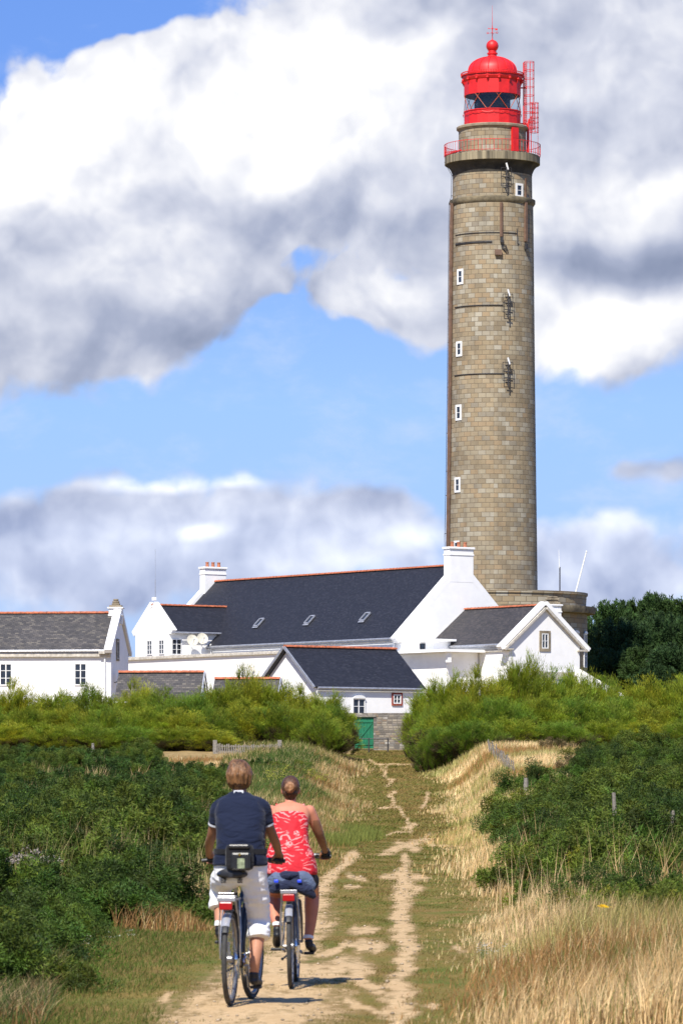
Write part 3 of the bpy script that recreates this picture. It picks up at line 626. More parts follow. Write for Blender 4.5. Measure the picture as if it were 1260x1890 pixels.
# lantern
NS = 16
g = MB(); g.lathe([(rp(52.6),zp(235)),(rp(52.6),zp(209)),(rp(53.8),zp(208.5)),(rp(53.8),zp(207)),(rp(50),zp(207))], NS, a0=math.pi/16); g.build('lantern_base', M_['red'], LH)
g = MB(); g.lathe([(rp(50),zp(178)),(rp(52.8),zp(178)),(rp(52.8),zp(152)),(rp(54),zp(151)),(rp(56),zp(147)),(rp(56.2),zp(143)),(rp(44),zp(142))], NS, a0=math.pi/16); g.build('lantern_head', M_['red'], LH)
g = MB()
for k in range(NS):       # slanted glazing bars
    for sg in (-1, 1):
        a0 = 2*math.pi*(k+.5)/NS; a1 = a0+sg*2*math.pi/NS*.5
        if (k % 2): continue
        p = lambda a, z: (rp(52)*math.sin(a), -rp(52)*math.cos(a), z)
        g.tube([p(a0-sg*.09, zp(178.5)), p(a1+sg*.14, zp(206.5))], .027, 5)
g.build('glazing_bars', M_['orange'], LH)
gm = bpy.data.materials.new('lantern_glass'); gm.use_nodes = True; gm.node_tree.nodes.clear(); t = NT(gm.node_tree)
tr = t.n('ShaderNodeBsdfTransparent', {0: (.78,.84,.88,1)}); gl = t.n('ShaderNodeBsdfGlossy', {0: (.8,.8,.8,1), 1: .05}); t.n('ShaderNodeOutputMaterial', {0: t.n('ShaderNodeMixShader', {0: .06, 1: tr.outputs[0], 2: gl.outputs[0]}).outputs[0]})
g = MB(); vs = []; 
for z in (zp(207), zp(178)):
    for k in range(NS): a = math.pi/16+2*math.pi*k/NS; vs.append((rp(51)*math.sin(a), -rp(51)*math.cos(a), z))
g.add(vs, [(k, (k+1) % NS, NS+(k+1) % NS, NS+k) for k in range(NS)]); g.build('lantern_glass', gm, LH)
lm = mat('lens_glass', (.012,.03,.03), .10, var=.5, scale=2.2, bump=.9, bscale=8, col2=(.08,.13,.05))
g = MB(); g.lathe([(rp(24),zp(207)),(rp(31),zp(200)),(rp(32),zp(193)),(rp(31),zp(186)),(rp(24),zp(178))], 12); lens = g.build('lens', lm, LH, smooth=False)
g = MB()
for z in np.linspace(zp(205), zp(180), 9): g.ring(rp(32.6), z, .06, .03, 24)
for k in range(8):
    a = 2*math.pi*k/8; g.tube([(rp(32.5)*math.sin(a),-rp(32.5)*math.cos(a),zp(206)),(rp(32.5)*math.sin(a),-rp(32.5)*math.cos(a),zp(179))], .03, 5)
g.build('lens_frame', M_['dark'], lens)
# inner ceiling
g = MB(); g.lathe([(rp(50),zp(177)),(rp(49.5),zp(179))], 32); g.build('lantern_ceiling', M_['dark'], LH)
dome = [(56.5,142.5),(57.5,140),(46,139),(45.2,133)]+[(45*math.cos(t_)**.9+0*t_ if t_ < 1.35 else 9, 133-27.5*math.sin(t_)) for t_ in np.linspace(.05, 1.34, 12)]
g = MB(); g.lathe([(rp(a), zp(b)) for a, b in dome]+[(rp(8.2),zp(104))], 32, a0=math.pi/16); dm = g.build('dome', M_['red'], LH, smooth=True)
g = MB()
for k in range(16):
    a = math.pi/16+2*math.pi*k/16; pts = [(rp(r_+.3)*math.sin(a), -rp(r_+.3)*math.cos(a), zp(b)+.01) for r_, b in dome[3:]]; g.tube(pts, .035, 5)
g.build('dome_ribs', M_['red'], dm)
g = MB(); g.ring(rp(58.2), zp(137.5), .07, .05, 48); g.ring(rp(57.6), zp(142.5), .08, .04, 48)
for k in range(80):
    a = 2*math.pi*k/80; g.tube([(rp(57.5)*math.sin(a),-rp(57.5)*math.cos(a),zp(142.5)),(rp(58)*math.sin(a),-rp(58)*math.cos(a),zp(137.5))], .022, 4)
g.build('roof_gutter_rail', M_['redrail'], LH)
for k in range(16):
    a = math.pi/16+2*math.pi*k/16; g = MB(); g.sphere((rp(55.6)*math.sin(a),-rp(55.6)*math.cos(a),zp(150.5)), .11, 8, 6); g.tube([(rp(53.2)*math.sin(a),-rp(53.2)*math.cos(a),zp(158)),(rp(55.2)*math.sin(a),-rp(55.2)*math.cos(a),zp(150))], [.03,.09], 6); g.build('bracket', M_['red'], LH)
g = MB(); n_=96; pts = []
for k in range(n_+1):
    a = 2*math.pi*k/n_; zz = zp(211.5)-.13*abs(math.sin(a*8)); pts.append((rp(54)*math.sin(a),-rp(54)*math.cos(a),zz))
g.tube(pts, .022, 5); g.build('swagged_cable', M_['redrail'], LH)
g = MB(); g.lathe([(rp(8.2),zp(105)),(rp(8),zp(101)),(rp(9.8),zp(100)),(rp(9.8),zp(98)),(rp(7.5),zp(97))]+[(rp(11.3*math.cos(t_)), zp(85-11.3*math.sin(t_))) for t_ in np.linspace(-.85, 1.4, 14)]+[(rp(.9),zp(71)),(rp(.6),zp(64)),(.0,zp(62))], 24); g.build('ball_finial', M_['red'], LH, smooth=True)
g = MB(); g.tube([(0,0,zp(74)),(0,0,zp(48))], .035, 6); g.tube([(0,0,zp(48)),(0,0,zp(10))], [.022,.008], 5)
vz = zp(53); g.tube([(-.30,0,vz),(.38,0,vz)], .02, 5); g.sphere((0,0,vz), .07, 8, 6); g.box((.32,0,vz-.05), (.2,.02,.14)); g.box((-.3,0,vz+.02),(.1,.02,.08))
vz = zp(61); g.tube([(-.42,.1,vz),(.42,-.1,vz)], .016, 5); g.tube([(-.1,-.4,vz),(.1,.4,vz)], .016, 5)
for sx in (-1,1): g.torus((sx*.38,-sx*.1,vz+.02),(0,1,0),.07,.014,12,4)
g.build('weather_vane', M_['redrail'], LH)
# ladder cages on the right
def cage(cx, cy, r, z0, z1, nr, nv, rm=.022):
    g = MB(); 
    for i in range(nr+1): z = z0+(z1-z0)*i/nr; g.torus((cx,cy,z),(0,0,1),r,rm,20,5)
    for k in range(nv): a = 2*math.pi*k/nv; g.tube([(cx+r*math.cos(a),cy+r*math.sin(a),z0),(cx+r*math.cos(a),cy+r*math.sin(a),z1)], rm*.8, 4)
    return g
k1x = (975.5-907.6)/K; k2x = (984.5-907.6)/K
g = cage(k1x, .1, 10*.93/K, zp(238), zp(114), 8, 9)
for sx in (-.45,-.30): g.tube([(k1x+sx, .1, zp(241)),(k1x+sx,.1,zp(115))], .045 if sx < -.4 else .03, 5)
for i in range(36): z = zp(240)+(zp(116)-zp(240))*i/36; g.tube([(k1x-.45,.1,z),(k1x-.2,.1,z)], .014, 4)
for y_ in (162, 228): g.tube([(rp(52),.1,zp(y_)),(k1x-.2,.1,zp(y_))], .06, 5)
lc = g.build('tall_ladder_cage', M_['red'], LH)
g = cage(k2x, -.25, 8/K, zp(245.5), zp(191), 6, 9); g.tube([(k2x-.5,-.25,zp(288)),(k2x-.5,-.25,zp(232)),(k2x-.4,-.25,zp(220))], [.11,.11,.05], 6); g.tube([(k2x+.3,-.25,zp(289)),(k2x+.3,-.25,zp(245))], .015, 4); g.tube([(k2x-.25,-.25,zp(289)),(k2x-.25,-.25,zp(215))], .03, 4)
g.build('short_ladder_cage', M_['red'], LH)
# red service door / duct on the drum
a = math.asin((946-907.6)/62); n = Vector((math.sin(a), -math.cos(a), 0)); g = MB(); g.box(n*rp(62.5)+Vector((0,0,(zp(243)+zp(289))/2)), (.62,.34,zp(243)-zp(289)), a); g.box(n*rp(66)+Vector((0,0,zp(262))), (.64,.06,.03), a); g.build('service_door', M_['red'], LH)
g = MB(); g.tube([(-rp(88),-.3,zp(289)),(-rp(60),-2.9,zp(287))], .07, 6); g.tube([(-rp(88),-.5,zp(283)),(-rp(66),-2.2,zp(286))], .04, 6); g.build('gallery_brace', M_['redrail'], LH)
def onshaft(px, y, rpx, out=0.):
    a = math.asin(max(-.999, min(.999, (px-908)/rpx))); r = rp(rpx)+out; return Vector((r*math.sin(a), -r*math.cos(a), zp(y))), a
def Rsh(y): return float(np.interp(y, [326,370,381,430,500,600,700,800,900,1000,1100], [73,73.6,75.3,75.9,76.7,77.6,78.6,79.8,81,82.3,83.5]))
def yfix(y, cosa, r): return HY-(HY-y)*(TY-rp(r)*cosa)/TY    # true row of a point on the near side
for (px, yt, yb, w) in ((955,338.6,364,.78),(848,496.5,525,.72),(846,630,658,.72),(845,747,776,.72),(843,881,909,.72),(841,998,1020,.72)):
    r = Rsh(yt); p, a = onshaft(px, yt, r); ca = math.cos(a); z1, z0 = zp(yfix(yt, ca, r)), zp(yfix(yb, ca, r)); n = (math.sin(a), -math.cos(a)); rr = rp(Rsh(yb))
    window(LH, (rr*n[0], rr*n[1], z0), n, w, z1-z0, 1 if px < 900 else 1, 2, fr=.17, proud=.02)
g = MB()
for off, w in ((-77, .24), (-71.5, .16)):
    pts = []
    for y in (376, 420, 500, 600, 700, 800, 900, 1000, 1060):
        r = Rsh(y); a = R(off); rr = rp(r)+.13; pts.append((rr*math.sin(a), -rr*math.cos(a), zp(y)))
    g.tube(pts, w*.5, 4)
g.build('vertical_conduits', M_['brownpipe'], LH)
for (px, ya, yb, rm) in ((921.5,374,437,.13),(965.5,330,374,.09),(965.5,374,446,.16)):
    pts = [];
    for y in (ya, yb): p, a = onshaft(px, y, Rsh(y) if y > 371.5 else 79.5, .1); pts.append((p.x, p.y, zp(yfix(y, math.cos(a), Rsh(y)))))
    MB().tube(pts, rm, 4).build('cable_duct', M_['brownpipe'], LH)
p, a = onshaft(916, 466, 76.5, .12); MB().box((p.x,p.y,zp(yfix(466,1,76))), (.55,.3,.42), a).build('junction_box', M_['brownpipe'], LH)
g = MB()
def wirearc(y0_, xa, xb, sag=0., rm=.035):
    pts = []
    for k in range(17):
        px = xa+(xb-xa)*k/16; r = Rsh(y0_); p, a = onshaft(px, y0_, r, .04); pts.append((p.x, p.y, zp(yfix(y0_, 1, r))-sag*math.sin(math.pi*k/16)))
    g.tube(pts, rm, 5)
wirearc(429, 840, 950); wirearc(447, 840, 905, rm=.05); wirearc(445, 840, 905); wirearc(563, 839, 925, rm=.045); wirearc(689.5, 838, 926, rm=.045)
p, a = onshaft(950, 430, 76, .06); q, a2 = onshaft(966, 470, 76, .1); g.tube([p, (p.x+.05,p.y,p.z-1.2), (q.x-.3,q.y,q.z+.5), q], .03, 5)
for (px, y) in ((922,443),(966,452)): p, a = onshaft(px, y, 76.5, .12); g.box((p.x,p.y,zp(yfix(y,1,76))), (.22,.2,.42), a)
for k in range(5): p, a = onshaft(926+k*1.2, 455+k*2, 76.3, .08); g.torus((p.x,p.y,zp(yfix(455+k*2,1,76))), (0.1,-1,.1), .2-.02*k, .02, 14, 4)
pts = [(-rp(88.5),-.2,zp(300)), (-rp(75),-.2,zp(324)), (-rp(76),-.2,zp(365)), (-rp(80),-.2,zp(376)), (-rp(81),-.2,zp(500)), (-rp(83),-.2,zp(700)), (-rp(86),-.2,zp(900)), (-rp(88),-.2,zp(1000))]
g.tube(pts, .022, 5)
for y in (325, 362, 483, 563, 590, 632, 715, 800, 870, 915, 985): r = float(np.interp(y, [300,324,365,376,500,700,900,1000],[88.5,75,76,80,81,83,86,88])); g.tube([(-rp(r+.6),-.2,zp(y)),(-rp(Rsh(max(y,326)))+.1,-.2,zp(y))], .025, 4)
g.build('cables', M_['dark'], LH)
for (px, yt) in ((928.5, 308), (931, 541), (931, 667)):
    r = Rsh(max(yt, 330)); p, a = onshaft(px, yt, r, .45); n = Vector((math.sin(a), -math.cos(a), 0)); tt = Vector((math.cos(a), math.sin(a), 0)); z = zp(yfix(yt, 1, r)); up = Vector((0,0,1))
    base = Vector((p.x, p.y, 0)); A0 = base+up*z; ant = MB(); wht = MB()
    for sx in (-.42, .42): ant.tube([A0+tt*sx-n*.1-up*.1, A0+tt*sx-n*.1-up*1.55], .025, 4)
    for dz_ in (.1, .8, 1.55): ant.tube([A0-tt*.42-n*.1-up*dz_, A0+tt*.42-n*.1-up*dz_], .025, 4)
    ant.tube([A0-up*.05, A0-up*2.05], .055, 6)
    for dz_ in (.35, .85, 1.7): ant.tube([A0-up*dz_, A0-n*.5-up*dz_], .035, 4); ant.tube([A0-tt*.25-up*dz_, A0+tt*.2-up*dz_], .05, 4)
    wht.tube([A0+tt*.12+up*(-.25), A0+tt*(-.03)+up*.28], .075, 6)
    ao = ant.build('antenna_bracket', M_['dark'], LH); wht.build('aerial', M_['whitepaint'], ao)
wq = thing('guy_wire', 'thin wire slanting from the tower foot down to the long roof ridge', 'wire', (TX-rp(88), TY, zp(985)))
r0 = Vector((TX-rp(88), TY-.2, zp(985))); e0 = Vector((*inframe(5.55, 2.0), 18.4)); g = MB(); g.tube([Vector((0,0,r0.z)), Vector((e0.x-r0.x, e0.y-r0.y, e0.z))], .02, 5); g.build('wire', M_['dark'], wq)
ap = thing('aerial_mast', 'upright dark mast with white whip standing on the round terrace', 'mast', (TX+(1033-908)/K, TY+.5, 16.4))
g = MB(); g.tube([(0,0,16.4),(0,0,zp(1046))], .05, 6); g.build('pole', M_['dark'], ap); g = MB(); g.tube([(-.05,0,zp(1048)),(-.08,0,zp(1014))], [.035,.015], 5); g.build('whip', M_['whitepaint'], ap)
lp = thing('leaning_flagpole', 'white leaning pole rising from the right side of the round terrace', 'pole', (TX+(1056-908)/K, TY+.5, 16.4))
g = MB(); g.tube([(0,0,16.4),((1081-1055)/K,0,zp(1018))], [.075,.05], 8); g.sphere(((1081-1055)/K,0,zp(1017.5)), .08, 8, 6); g.build('pole', M_['whitepaint'], lp)
# sloping white wall right
sw_ = thing('sloping_wall', 'white wall top sloping down through the hedge right of the cottage', 'wall', ((1060-630)/FPX*312, 312, 5.5))
g = MB(); xa = 0; xb = 3.6
g.poly([(xa,0,5.5),(xb,0,5.5),(xb,0,CZ+(HY-1283)/FPX*312),(xa,0,CZ+(HY-1229)/FPX*312)], .3); g.build('wall', M_['white'], sw_)

# ------------------------------------------------------------------ vegetation
def soup(name, verts, quads, cols, m):
    """verts (N,3), quads (M,3|4), cols (N,3) -> mesh with a Col attribute"""
    me = bpy.data.meshes.new(name); me.vertices.add(len(verts)); me.vertices.foreach_set('co', verts.astype('f').ravel())
    setfaces(me, quads); a = me.color_attributes.new('Col', 'FLOAT_COLOR', 'POINT')
    c4 = np.concatenate([np.clip(cols, 0, 1), np.ones((len(cols), 1))], 1); a.data.foreach_set('color', c4.astype('f').ravel()); me.materials.append(m); return me
def blades(name, p, h, w, lean, cols, m, droop=.3, jitter=.25):
    """curved grass blades: three quads-worth of narrowing strip each"""
    n = len(p); a = rng.uniform(0, 2*np.pi, n); side = np.stack([np.cos(a), np.sin(a), 0*a], 1)
    b = rng.uniform(0, 2*np.pi, n); ld = np.stack([np.cos(b), np.sin(b), 0*b], 1)+np.array([.35, 0, 0]); ln = (lean*rng.uniform(.2, 1., n)*h)[:, None]*ld
    up = np.array([0, 0, 1.]); hh = h[:, None]; ww = (w/2)[:, None]*side
    v = np.stack([p-ww, p+ww, p+ln*.35+up*hh*.5-ww*.8, p+ln*.35+up*hh*.5+ww*.8, p+ln+up*hh*(1-droop*rng.uniform(0,.5,n)[:,None])], 1).reshape(-1, 3)
    i = np.arange(n)[:, None]*5
    f = np.concatenate([i+np.array([[0,1,3]]), i+np.array([[0,3,2]]), i+np.array([[2,3,4]])])
    cc = np.repeat(cols, 5, 0)
    return soup(name, v, f, cc, m)
def leaves(c, d, L, w, cols):
    """kite leaves: centre c, direction d, length L, width w -> verts, quads, cols"""
    n = len(c); r = rng.normal(size=(n, 3)); s_ = np.cross(d, r); s_ /= np.linalg.norm(s_, axis=1, keepdims=True)+1e-9
    L = np.broadcast_to(L, n)[:, None]; w = np.broadcast_to(w, n)[:, None]
    v = np.stack([c-d*L*.5, c+s_*w*.5, c+d*L*.5, c-s_*w*.5], 1).reshape(-1, 3)
    return v, (np.arange(n)[:, None]*4+np.arange(4)[None]), np.repeat(cols, 4, 0)
def unit(v): return v/(np.linalg.norm(v, axis=-1, keepdims=True)+1e-9)
def hsv(base, n, lo=.75, hi=1.3, hue=.12):
    c = np.array(base)[None]*rng.uniform(lo, hi, (n, 1)); c[:, 0] *= rng.uniform(1-hue, 1+hue, n); return c
LF = {'gorse': leafmat('gorse_green', .12, .65), 'broom': leafmat('broom_green', .4, .6, hv=.09), 'tree': leafmat('conifer_green', .15, .7), 'grass': leafmat('dry_grass', .3, .75), 'turf': leafmat('turf_grass', .3, .8), 'flower': leafmat('flower_petal', .3, .6)}
bark = mat('bark', (.09,.065,.045), .95, var=.3, scale=5, bump=.6, bscale=18)
def woody(n, h, spread, r0=.05):
    g = MB()
    for k in range(n):
        a = random.uniform(0, 6.28); s_ = spread*random.uniform(.3, .8); pts = [(random.uniform(-.1,.1), random.uniform(-.1,.1), -.1)]
        for j in range(1, 5): t_ = j/4; pts.append((math.cos(a)*s_*t_+random.uniform(-.06,.06), math.sin(a)*s_*t_+random.uniform(-.06,.06), h*t_**.8))
        g.tube(pts, [r0*(1-.2*j) for j in range(5)], 5)
    return g
def gorse_mesh(name, rx, rz, nclump, base, dead=.06, nl=420, L=.085):
    """spiny shrub: many short up-and-outward shoots, each thick with needles"""
    V = []; F = []; Cc = []; off = 0
    for k in range(nclump):
        th = math.acos(rng.uniform(-.05, 1)); ph = rng.uniform(0, 2*np.pi); rr = rng.uniform(.55, 1.)**.6
        lump = 1+.28*math.sin(3*ph+th*4)+.16*math.sin(5*ph-2*th)
        c = np.array([math.sin(th)*math.cos(ph)*rx*lump*rr, math.sin(th)*math.sin(ph)*rx*lump*rr, max(.04, math.cos(th)*rz*(.9+.25*math.sin(4*ph))*rr)])
        ax = unit(np.array([math.sin(th)*math.cos(ph), math.sin(th)*math.sin(ph), math.cos(th)*.8+.25])+rng.normal(0,.38,3))
        sh = rng.uniform(.18, .48); t = rng.uniform(-.3, 1, nl)[:, None]
        pr = rng.normal(size=(nl, 3)); pr = unit(pr-(pr@ax)[:, None]*ax); rad = sh*.62*np.sqrt(rng.uniform(.02, 1, (nl,1)))*(1-.35*np.abs(t))
        ctr = c+ax*t*sh+pr*rad; d = unit(ax*.45+pr*.8+rng.normal(0,.45,(nl,3)))
        b = np.array(base)*rng.uniform(.5, 1.55)*np.array([rng.uniform(.8,1.3), 1, rng.uniform(.6,1.0)])
        if rng.random() < dead: b = np.array([.19,.14,.06])*rng.uniform(.6,1.2)
        cl = hsv(b, nl, .7, 1.35)
        v, f, cc = leaves(ctr, d, rng.uniform(.6,1.3,nl)*L, L*.19, cl); V.append(v); F.append(f+off); Cc.append(cc); off += len(v)
    return soup(name, np.concatenate(V), np.concatenate(F), np.concatenate(Cc), LF['gorse'])
def broom_mesh(name, rx, h, npl, base, nl=210):
    """tall feathery shrub: brush-like plumes rising and fanning out"""
    V = []; F = []; Cc = []; off = 0
    for k in range(npl):
        ph = rng.uniform(0, 2*np.pi); q = math.sqrt(rng.uniform(0, 1)); lump = 1+.25*math.sin(3*ph+k%2)
        top = h*(1-.55*q**2)*rng.uniform(.72, 1.08); zc = rng.uniform(.12, 1.)**.75*top
        c = np.array([math.cos(ph)*q*rx*lump, math.sin(ph)*q*rx*lump, zc]); ax = unit(np.array([math.cos(ph)*q*.75, math.sin(ph)*q*.75, 1.])+rng.normal(0,.22,3))
        L_ = rng.uniform(.45, 1.05); t = rng.uniform(0, 1, nl)[:, None]*rng.uniform(.7,1.15,(nl,1))
        pr = rng.normal(size=(nl, 3)); pr = unit(pr-(pr@ax)[:, None]*ax); wdt = (.13+.50*t)*np.sqrt(rng.uniform(.02,1,(nl,1)))
        ctr = c+ax*(t-.3)*L_+pr*wdt*L_*.8; d = unit(ax*1.5+pr*.55+rng.normal(0,.2,(nl,3)))
        b = np.array(base)*rng.uniform(.72,1.3)*np.array([rng.uniform(.85,1.15), 1, rng.uniform(.7,1.2)])
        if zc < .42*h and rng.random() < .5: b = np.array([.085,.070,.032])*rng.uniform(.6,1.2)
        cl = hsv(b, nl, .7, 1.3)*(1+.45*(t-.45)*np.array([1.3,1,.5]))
        v, f, cc = leaves(ctr, d, rng.uniform(.10,.28,nl), .019, cl); V.append(v); F.append(f+off); Cc.append(cc); off += len(v)
    return soup(name, np.concatenate(V), np.concatenate(F), np.concatenate(Cc), LF['broom'])
def conifer_mesh(name, rx, h, ncl, base, nl=170, low=.0):
    V = []; F = []; Cc = []; off = 0; lumps = [(rng.uniform(-.6,.6)*rx, rng.uniform(-.6,.6)*rx, rng.uniform(.35,.95)*h, rng.uniform(.35,.6)*rx) for _ in range(9)]
    lumps += [(rng.uniform(-.25,.25)*rx, rng.uniform(-.2,.2)*rx, h*.93, rx*.28)]
    for k in range(ncl):
        lx, ly, lz, lr = lumps[k % len(lumps)]; th = math.acos(rng.uniform(-.6,1)); ph = rng.uniform(0,2*np.pi); r_ = lr*rng.uniform(.7,1.08)
        n_ = np.array([math.sin(th)*math.cos(ph), math.sin(th)*math.sin(ph), math.cos(th)]); c = np.array([lx,ly,lz])+n_*np.array([r_,r_,r_*.8])
        if c[2] < low: c[2] = low+rng.uniform(0,1)
        ax = unit(n_*1.+np.array([0,0,.45])+rng.normal(0,.25,3)); t = rng.uniform(-.4,1,nl)[:,None]; L_ = rng.uniform(.6,1.25)
        pr = rng.normal(size=(nl,3)); pr = unit(pr-(pr@ax)[:,None]*ax); ctr = c+ax*t*L_+pr*rng.uniform(0,.55,(nl,1))*L_*(1-.6*np.abs(t)); d = unit(ax+pr*.7+rng.normal(0,.3,(nl,3)))
        cl = hsv(np.array(base)*rng.uniform(.65,1.4), nl, .7, 1.3); v, f, cc = leaves(ctr, d, rng.uniform(.2,.42,nl), .075, cl); V.append(v); F.append(f+off); Cc.append(cc); off += len(v)
    return soup(name, np.concatenate(V), np.concatenate(F), np.concatenate(Cc), LF['tree'])
def shrub(name, label, cat, crown, wood, loc, rz, sc, group=None):
    r = thing(name, label, cat, loc, rz, group, absz=False); r.scale = sc
    for nm, me_ in (('crown', crown), ('stems', wood)):
        o = bpy.data.objects.new(nm, me_); COL.objects.link(o); o.parent = r
    return r
# gorse
GA = [gorse_mesh('gorse_crown', 1.15, .95, 105, (.050,.090,.012), .01), gorse_mesh('gorse_crown', 1.3, 1.05, 120, (.066,.102,.013), .02), gorse_mesh('gorse_crown', .95, .8, 85, (.043,.082,.013), .0), gorse_mesh('gorse_crown', 1.2, .8, 105, (.088,.116,.016), .05)]
GD = gorse_mesh('gorse_crown', 1.0, .8, 55, (.12,.11,.035), .7)
BR = gorse_mesh('bramble_crown', 1.4, .8, 85, (.042,.084,.014), .02, nl=420, L=.12)
gw = woody(14, .6, .9, .03).mesh('gorse_stems', bark)
ROWS = {1700:'in the nearest row', 1655:'in the second row', 1660:'in the second row', 1615:'in the third row', 1618:'in the third row', 1580:'in the fourth row', 1582:'in the fourth row', 1550:'in the fifth row', 1552:'in the fifth row', 1525:'in the sixth row', 1502:'in the seventh row', 1500:'in the seventh row',
        1480:'in its front row', 1478:'far back', 1462:'in its second row', 1458:'farther back', 1446:'in its third row', 1440:'near the hedge', 1432:'in its fourth row', 1424:'close to the hedge', 1420:'just before the hedge', 1410:'right under the hedge', 1425:'by its posts'}
def landmark(px):
    for lim, txt in ((20,'at the very left edge'),(110,'in front of the left house, left window'),(205,'in front of the left house, right window'),(250,'below the left house side wall'),(325,'below the low outhouse roof'),(400,'by the end of the low outhouse roof'),(480,'below the small outhouse ridge'),(580,'under the shed gable'),(700,'touching the green door opening'),(790,'just right of the green door'),(860,'below the shed roof end'),(925,'below the flat annex'),(1000,'below the cottage eave'),(1065,'below the cottage gable window'),(1140,'by the sloping wall'),(1210,'in front of the conifers')):
        if px < lim: return txt
    return 'at the right edge'
def place_row(px0, px1, py, n, lab, grp, hs=1., meshes=None, jit=14, name='gorse_shrub', cat='shrub'):
    for k in range(n):
        px = px0+(px1-px0)*(k+.5+random.uniform(-.35,.35))/n; p_ = hit(px, py+random.uniform(-jit, jit))
        third = ('at the left side' if k < n/3 else 'in the middle' if k < 2*n/3 else 'at the right side')
        s_ = hs*random.uniform(.85, 1.2); shrub(name, lab+' '+ROWS.get(py, 'nearest its foot')+', '+third, cat, random.choice(meshes or GA), gw, (p_[0], p_[1], p_[2]-.06), random.uniform(0,6.28), (s_*random.uniform(.9,1.2), s_*random.uniform(.9,1.2), s_*random.uniform(.85,1.1)), grp)
gl = 'gorse shrub left of the track'; gg = 'gorse shrubs left of the track'
place_row(-60, 330, 1700, 4, gl, gg, .72, [GA[0],GA[2]], 10); place_row(-60, 400, 1655, 6, gl, gg, .80, None, 12); place_row(-60, 380, 1615, 7, gl, gg, .9)
place_row(-60, 360, 1580, 8, gl, gg, .95, None, 8); place_row(-60, 390, 1550, 9, gl, gg, 1., None, 8); place_row(-60, 385, 1525, 9, gl, gg, 1.05, None, 6); place_row(-60, 400, 1502, 10, gl, gg, 1.1, None, 6)
bl_ = 'dark bramble mound below the left hedge'; bg_ = 'bramble mounds left'
for py in (1480, 1462, 1446, 1432, 1420, 1410): place_row(-60, 390 if py > 1440 else 270, py, 10, bl_, bg_, .95 if py > 1440 else .85, [BR, GA[1], BR], 4, 'bramble_shrub')
place_row(420, 560, 1425, 5, 'low green scrub by the picket fence', 'low scrub by the fence', .6, [GA[3], BR], 6, 'bramble_shrub')
gr_ = 'gorse shrub right of the track'; gq = 'gorse shrubs right of the track'
place_row(1060, 1300, 1700, 4, gr_, gq, .62, [GA[0],GA[2],GA[3]], 8); place_row(1040, 1300, 1660, 5, gr_, gq, .75, None, 10); place_row(1030, 1300, 1618, 6, gr_, gq, .85)
place_row(985, 1300, 1582, 8, gr_, gq, .85, None, 6); place_row(975, 1300, 1552, 8, gr_, gq, .95, None, 6); place_row(980, 1300, 1525, 8, gr_, gq, 1., None, 5); place_row(1050, 1300, 1500, 7, gr_, gq, 1.1, None, 5)
for py in (1478, 1458, 1440, 1424, 1410): place_row(1085, 1300, py, 6, gr_, gq, 1.1, None, 4)
for (px, py, s_, me_, lab) in ((985,1475,1.15,GA[0],'round dark gorse bush standing alone in straw grass by the right verge'),(1075,1440,1.1,GD,'brown dead gorse bush among the green thicket on the right'),(1030,1392,.9,GD,'small rusty brown gorse clump behind the paling fence'),(30,1775,.62,GA[2],'dark gorse clump nearest the camera at the left edge'),(62,1738,.5,GA[0],'dark gorse clump just right of the one at the left edge'),(-30,1830,.55,GA[1],'dark clump cut by the left edge low in the photo'),(118,1712,.4,GA[2],'small green clump where the left thicket meets the mown turf'),(1120,1700,.45,GA[0],'low gorse tongue reaching into the straw grass, left part'),(1200,1712,.5,GA[3],'low gorse tongue reaching into the straw grass, right part'),(285,1530,.5,GD,'reddish brown gorse patch in the left thicket')):
    p_ = hit(px, py); shrub('gorse_shrub', lab, 'shrub', me_, gw, (p_[0], p_[1], p_[2]-.05), 1.3, (s_,s_,s_))
# hedge
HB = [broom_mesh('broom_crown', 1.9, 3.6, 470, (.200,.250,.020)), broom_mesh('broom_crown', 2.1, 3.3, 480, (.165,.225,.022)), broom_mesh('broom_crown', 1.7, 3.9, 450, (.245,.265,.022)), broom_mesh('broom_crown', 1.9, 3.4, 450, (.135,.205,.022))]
bw = woody(26, 2.6, 1.3, .05).mesh('broom_stems', bark)
def hedge(lst, lab, grp):
    for (px, pyt, d, k, s_) in lst:
        x = (px-630)/FPX*d; gz = float(ground(x, d))-.1; h = CZ+(HY-pyt)/FPX*d-gz; zs = h/(3.7,3.4,4.0,3.5)[k]
        row = 'tall back' if d > 242 else 'middle' if d > 233 else 'low front'
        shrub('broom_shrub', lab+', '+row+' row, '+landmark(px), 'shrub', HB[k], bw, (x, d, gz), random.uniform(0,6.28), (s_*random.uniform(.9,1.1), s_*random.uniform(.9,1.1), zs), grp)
hl = 'feathery yellow-green shrub'; hg = 'hedge shrubs left of the door'
lt = [(-30,1285,248,0,1.0),(30,1262,246,2,.85),(95,1275,248,0,1.),(165,1268,246,1,1.),(230,1282,246,0,1.),(255,1262,250,2,.8),(300,1275,248,1,1.),(350,1278,246,3,1.),(400,1262,248,0,1.),(455,1240,250,2,1.),(505,1262,250,0,1.),(555,1272,248,2,.95),(600,1280,246,0,.9),(612,1300,244,3,.6),
      (-10,1310,238,1,1.),(60,1305,238,0,1.),(130,1305,238,2,1.),(200,1305,237,1,1.),(265,1308,238,0,1.),(330,1312,238,2,1.),(395,1310,239,1,1.),(450,1295,240,2,1.),(510,1300,240,1,1.),(570,1305,240,0,.95),(592,1318,238,1,.65),
      (20,1335,232,2,.9),(100,1335,232,0,.9),(170,1338,232,1,.9),(240,1340,232,3,.9),(310,1342,232,0,.9),(380,1342,232,2,.9)]
hedge(lt, hl, hg)
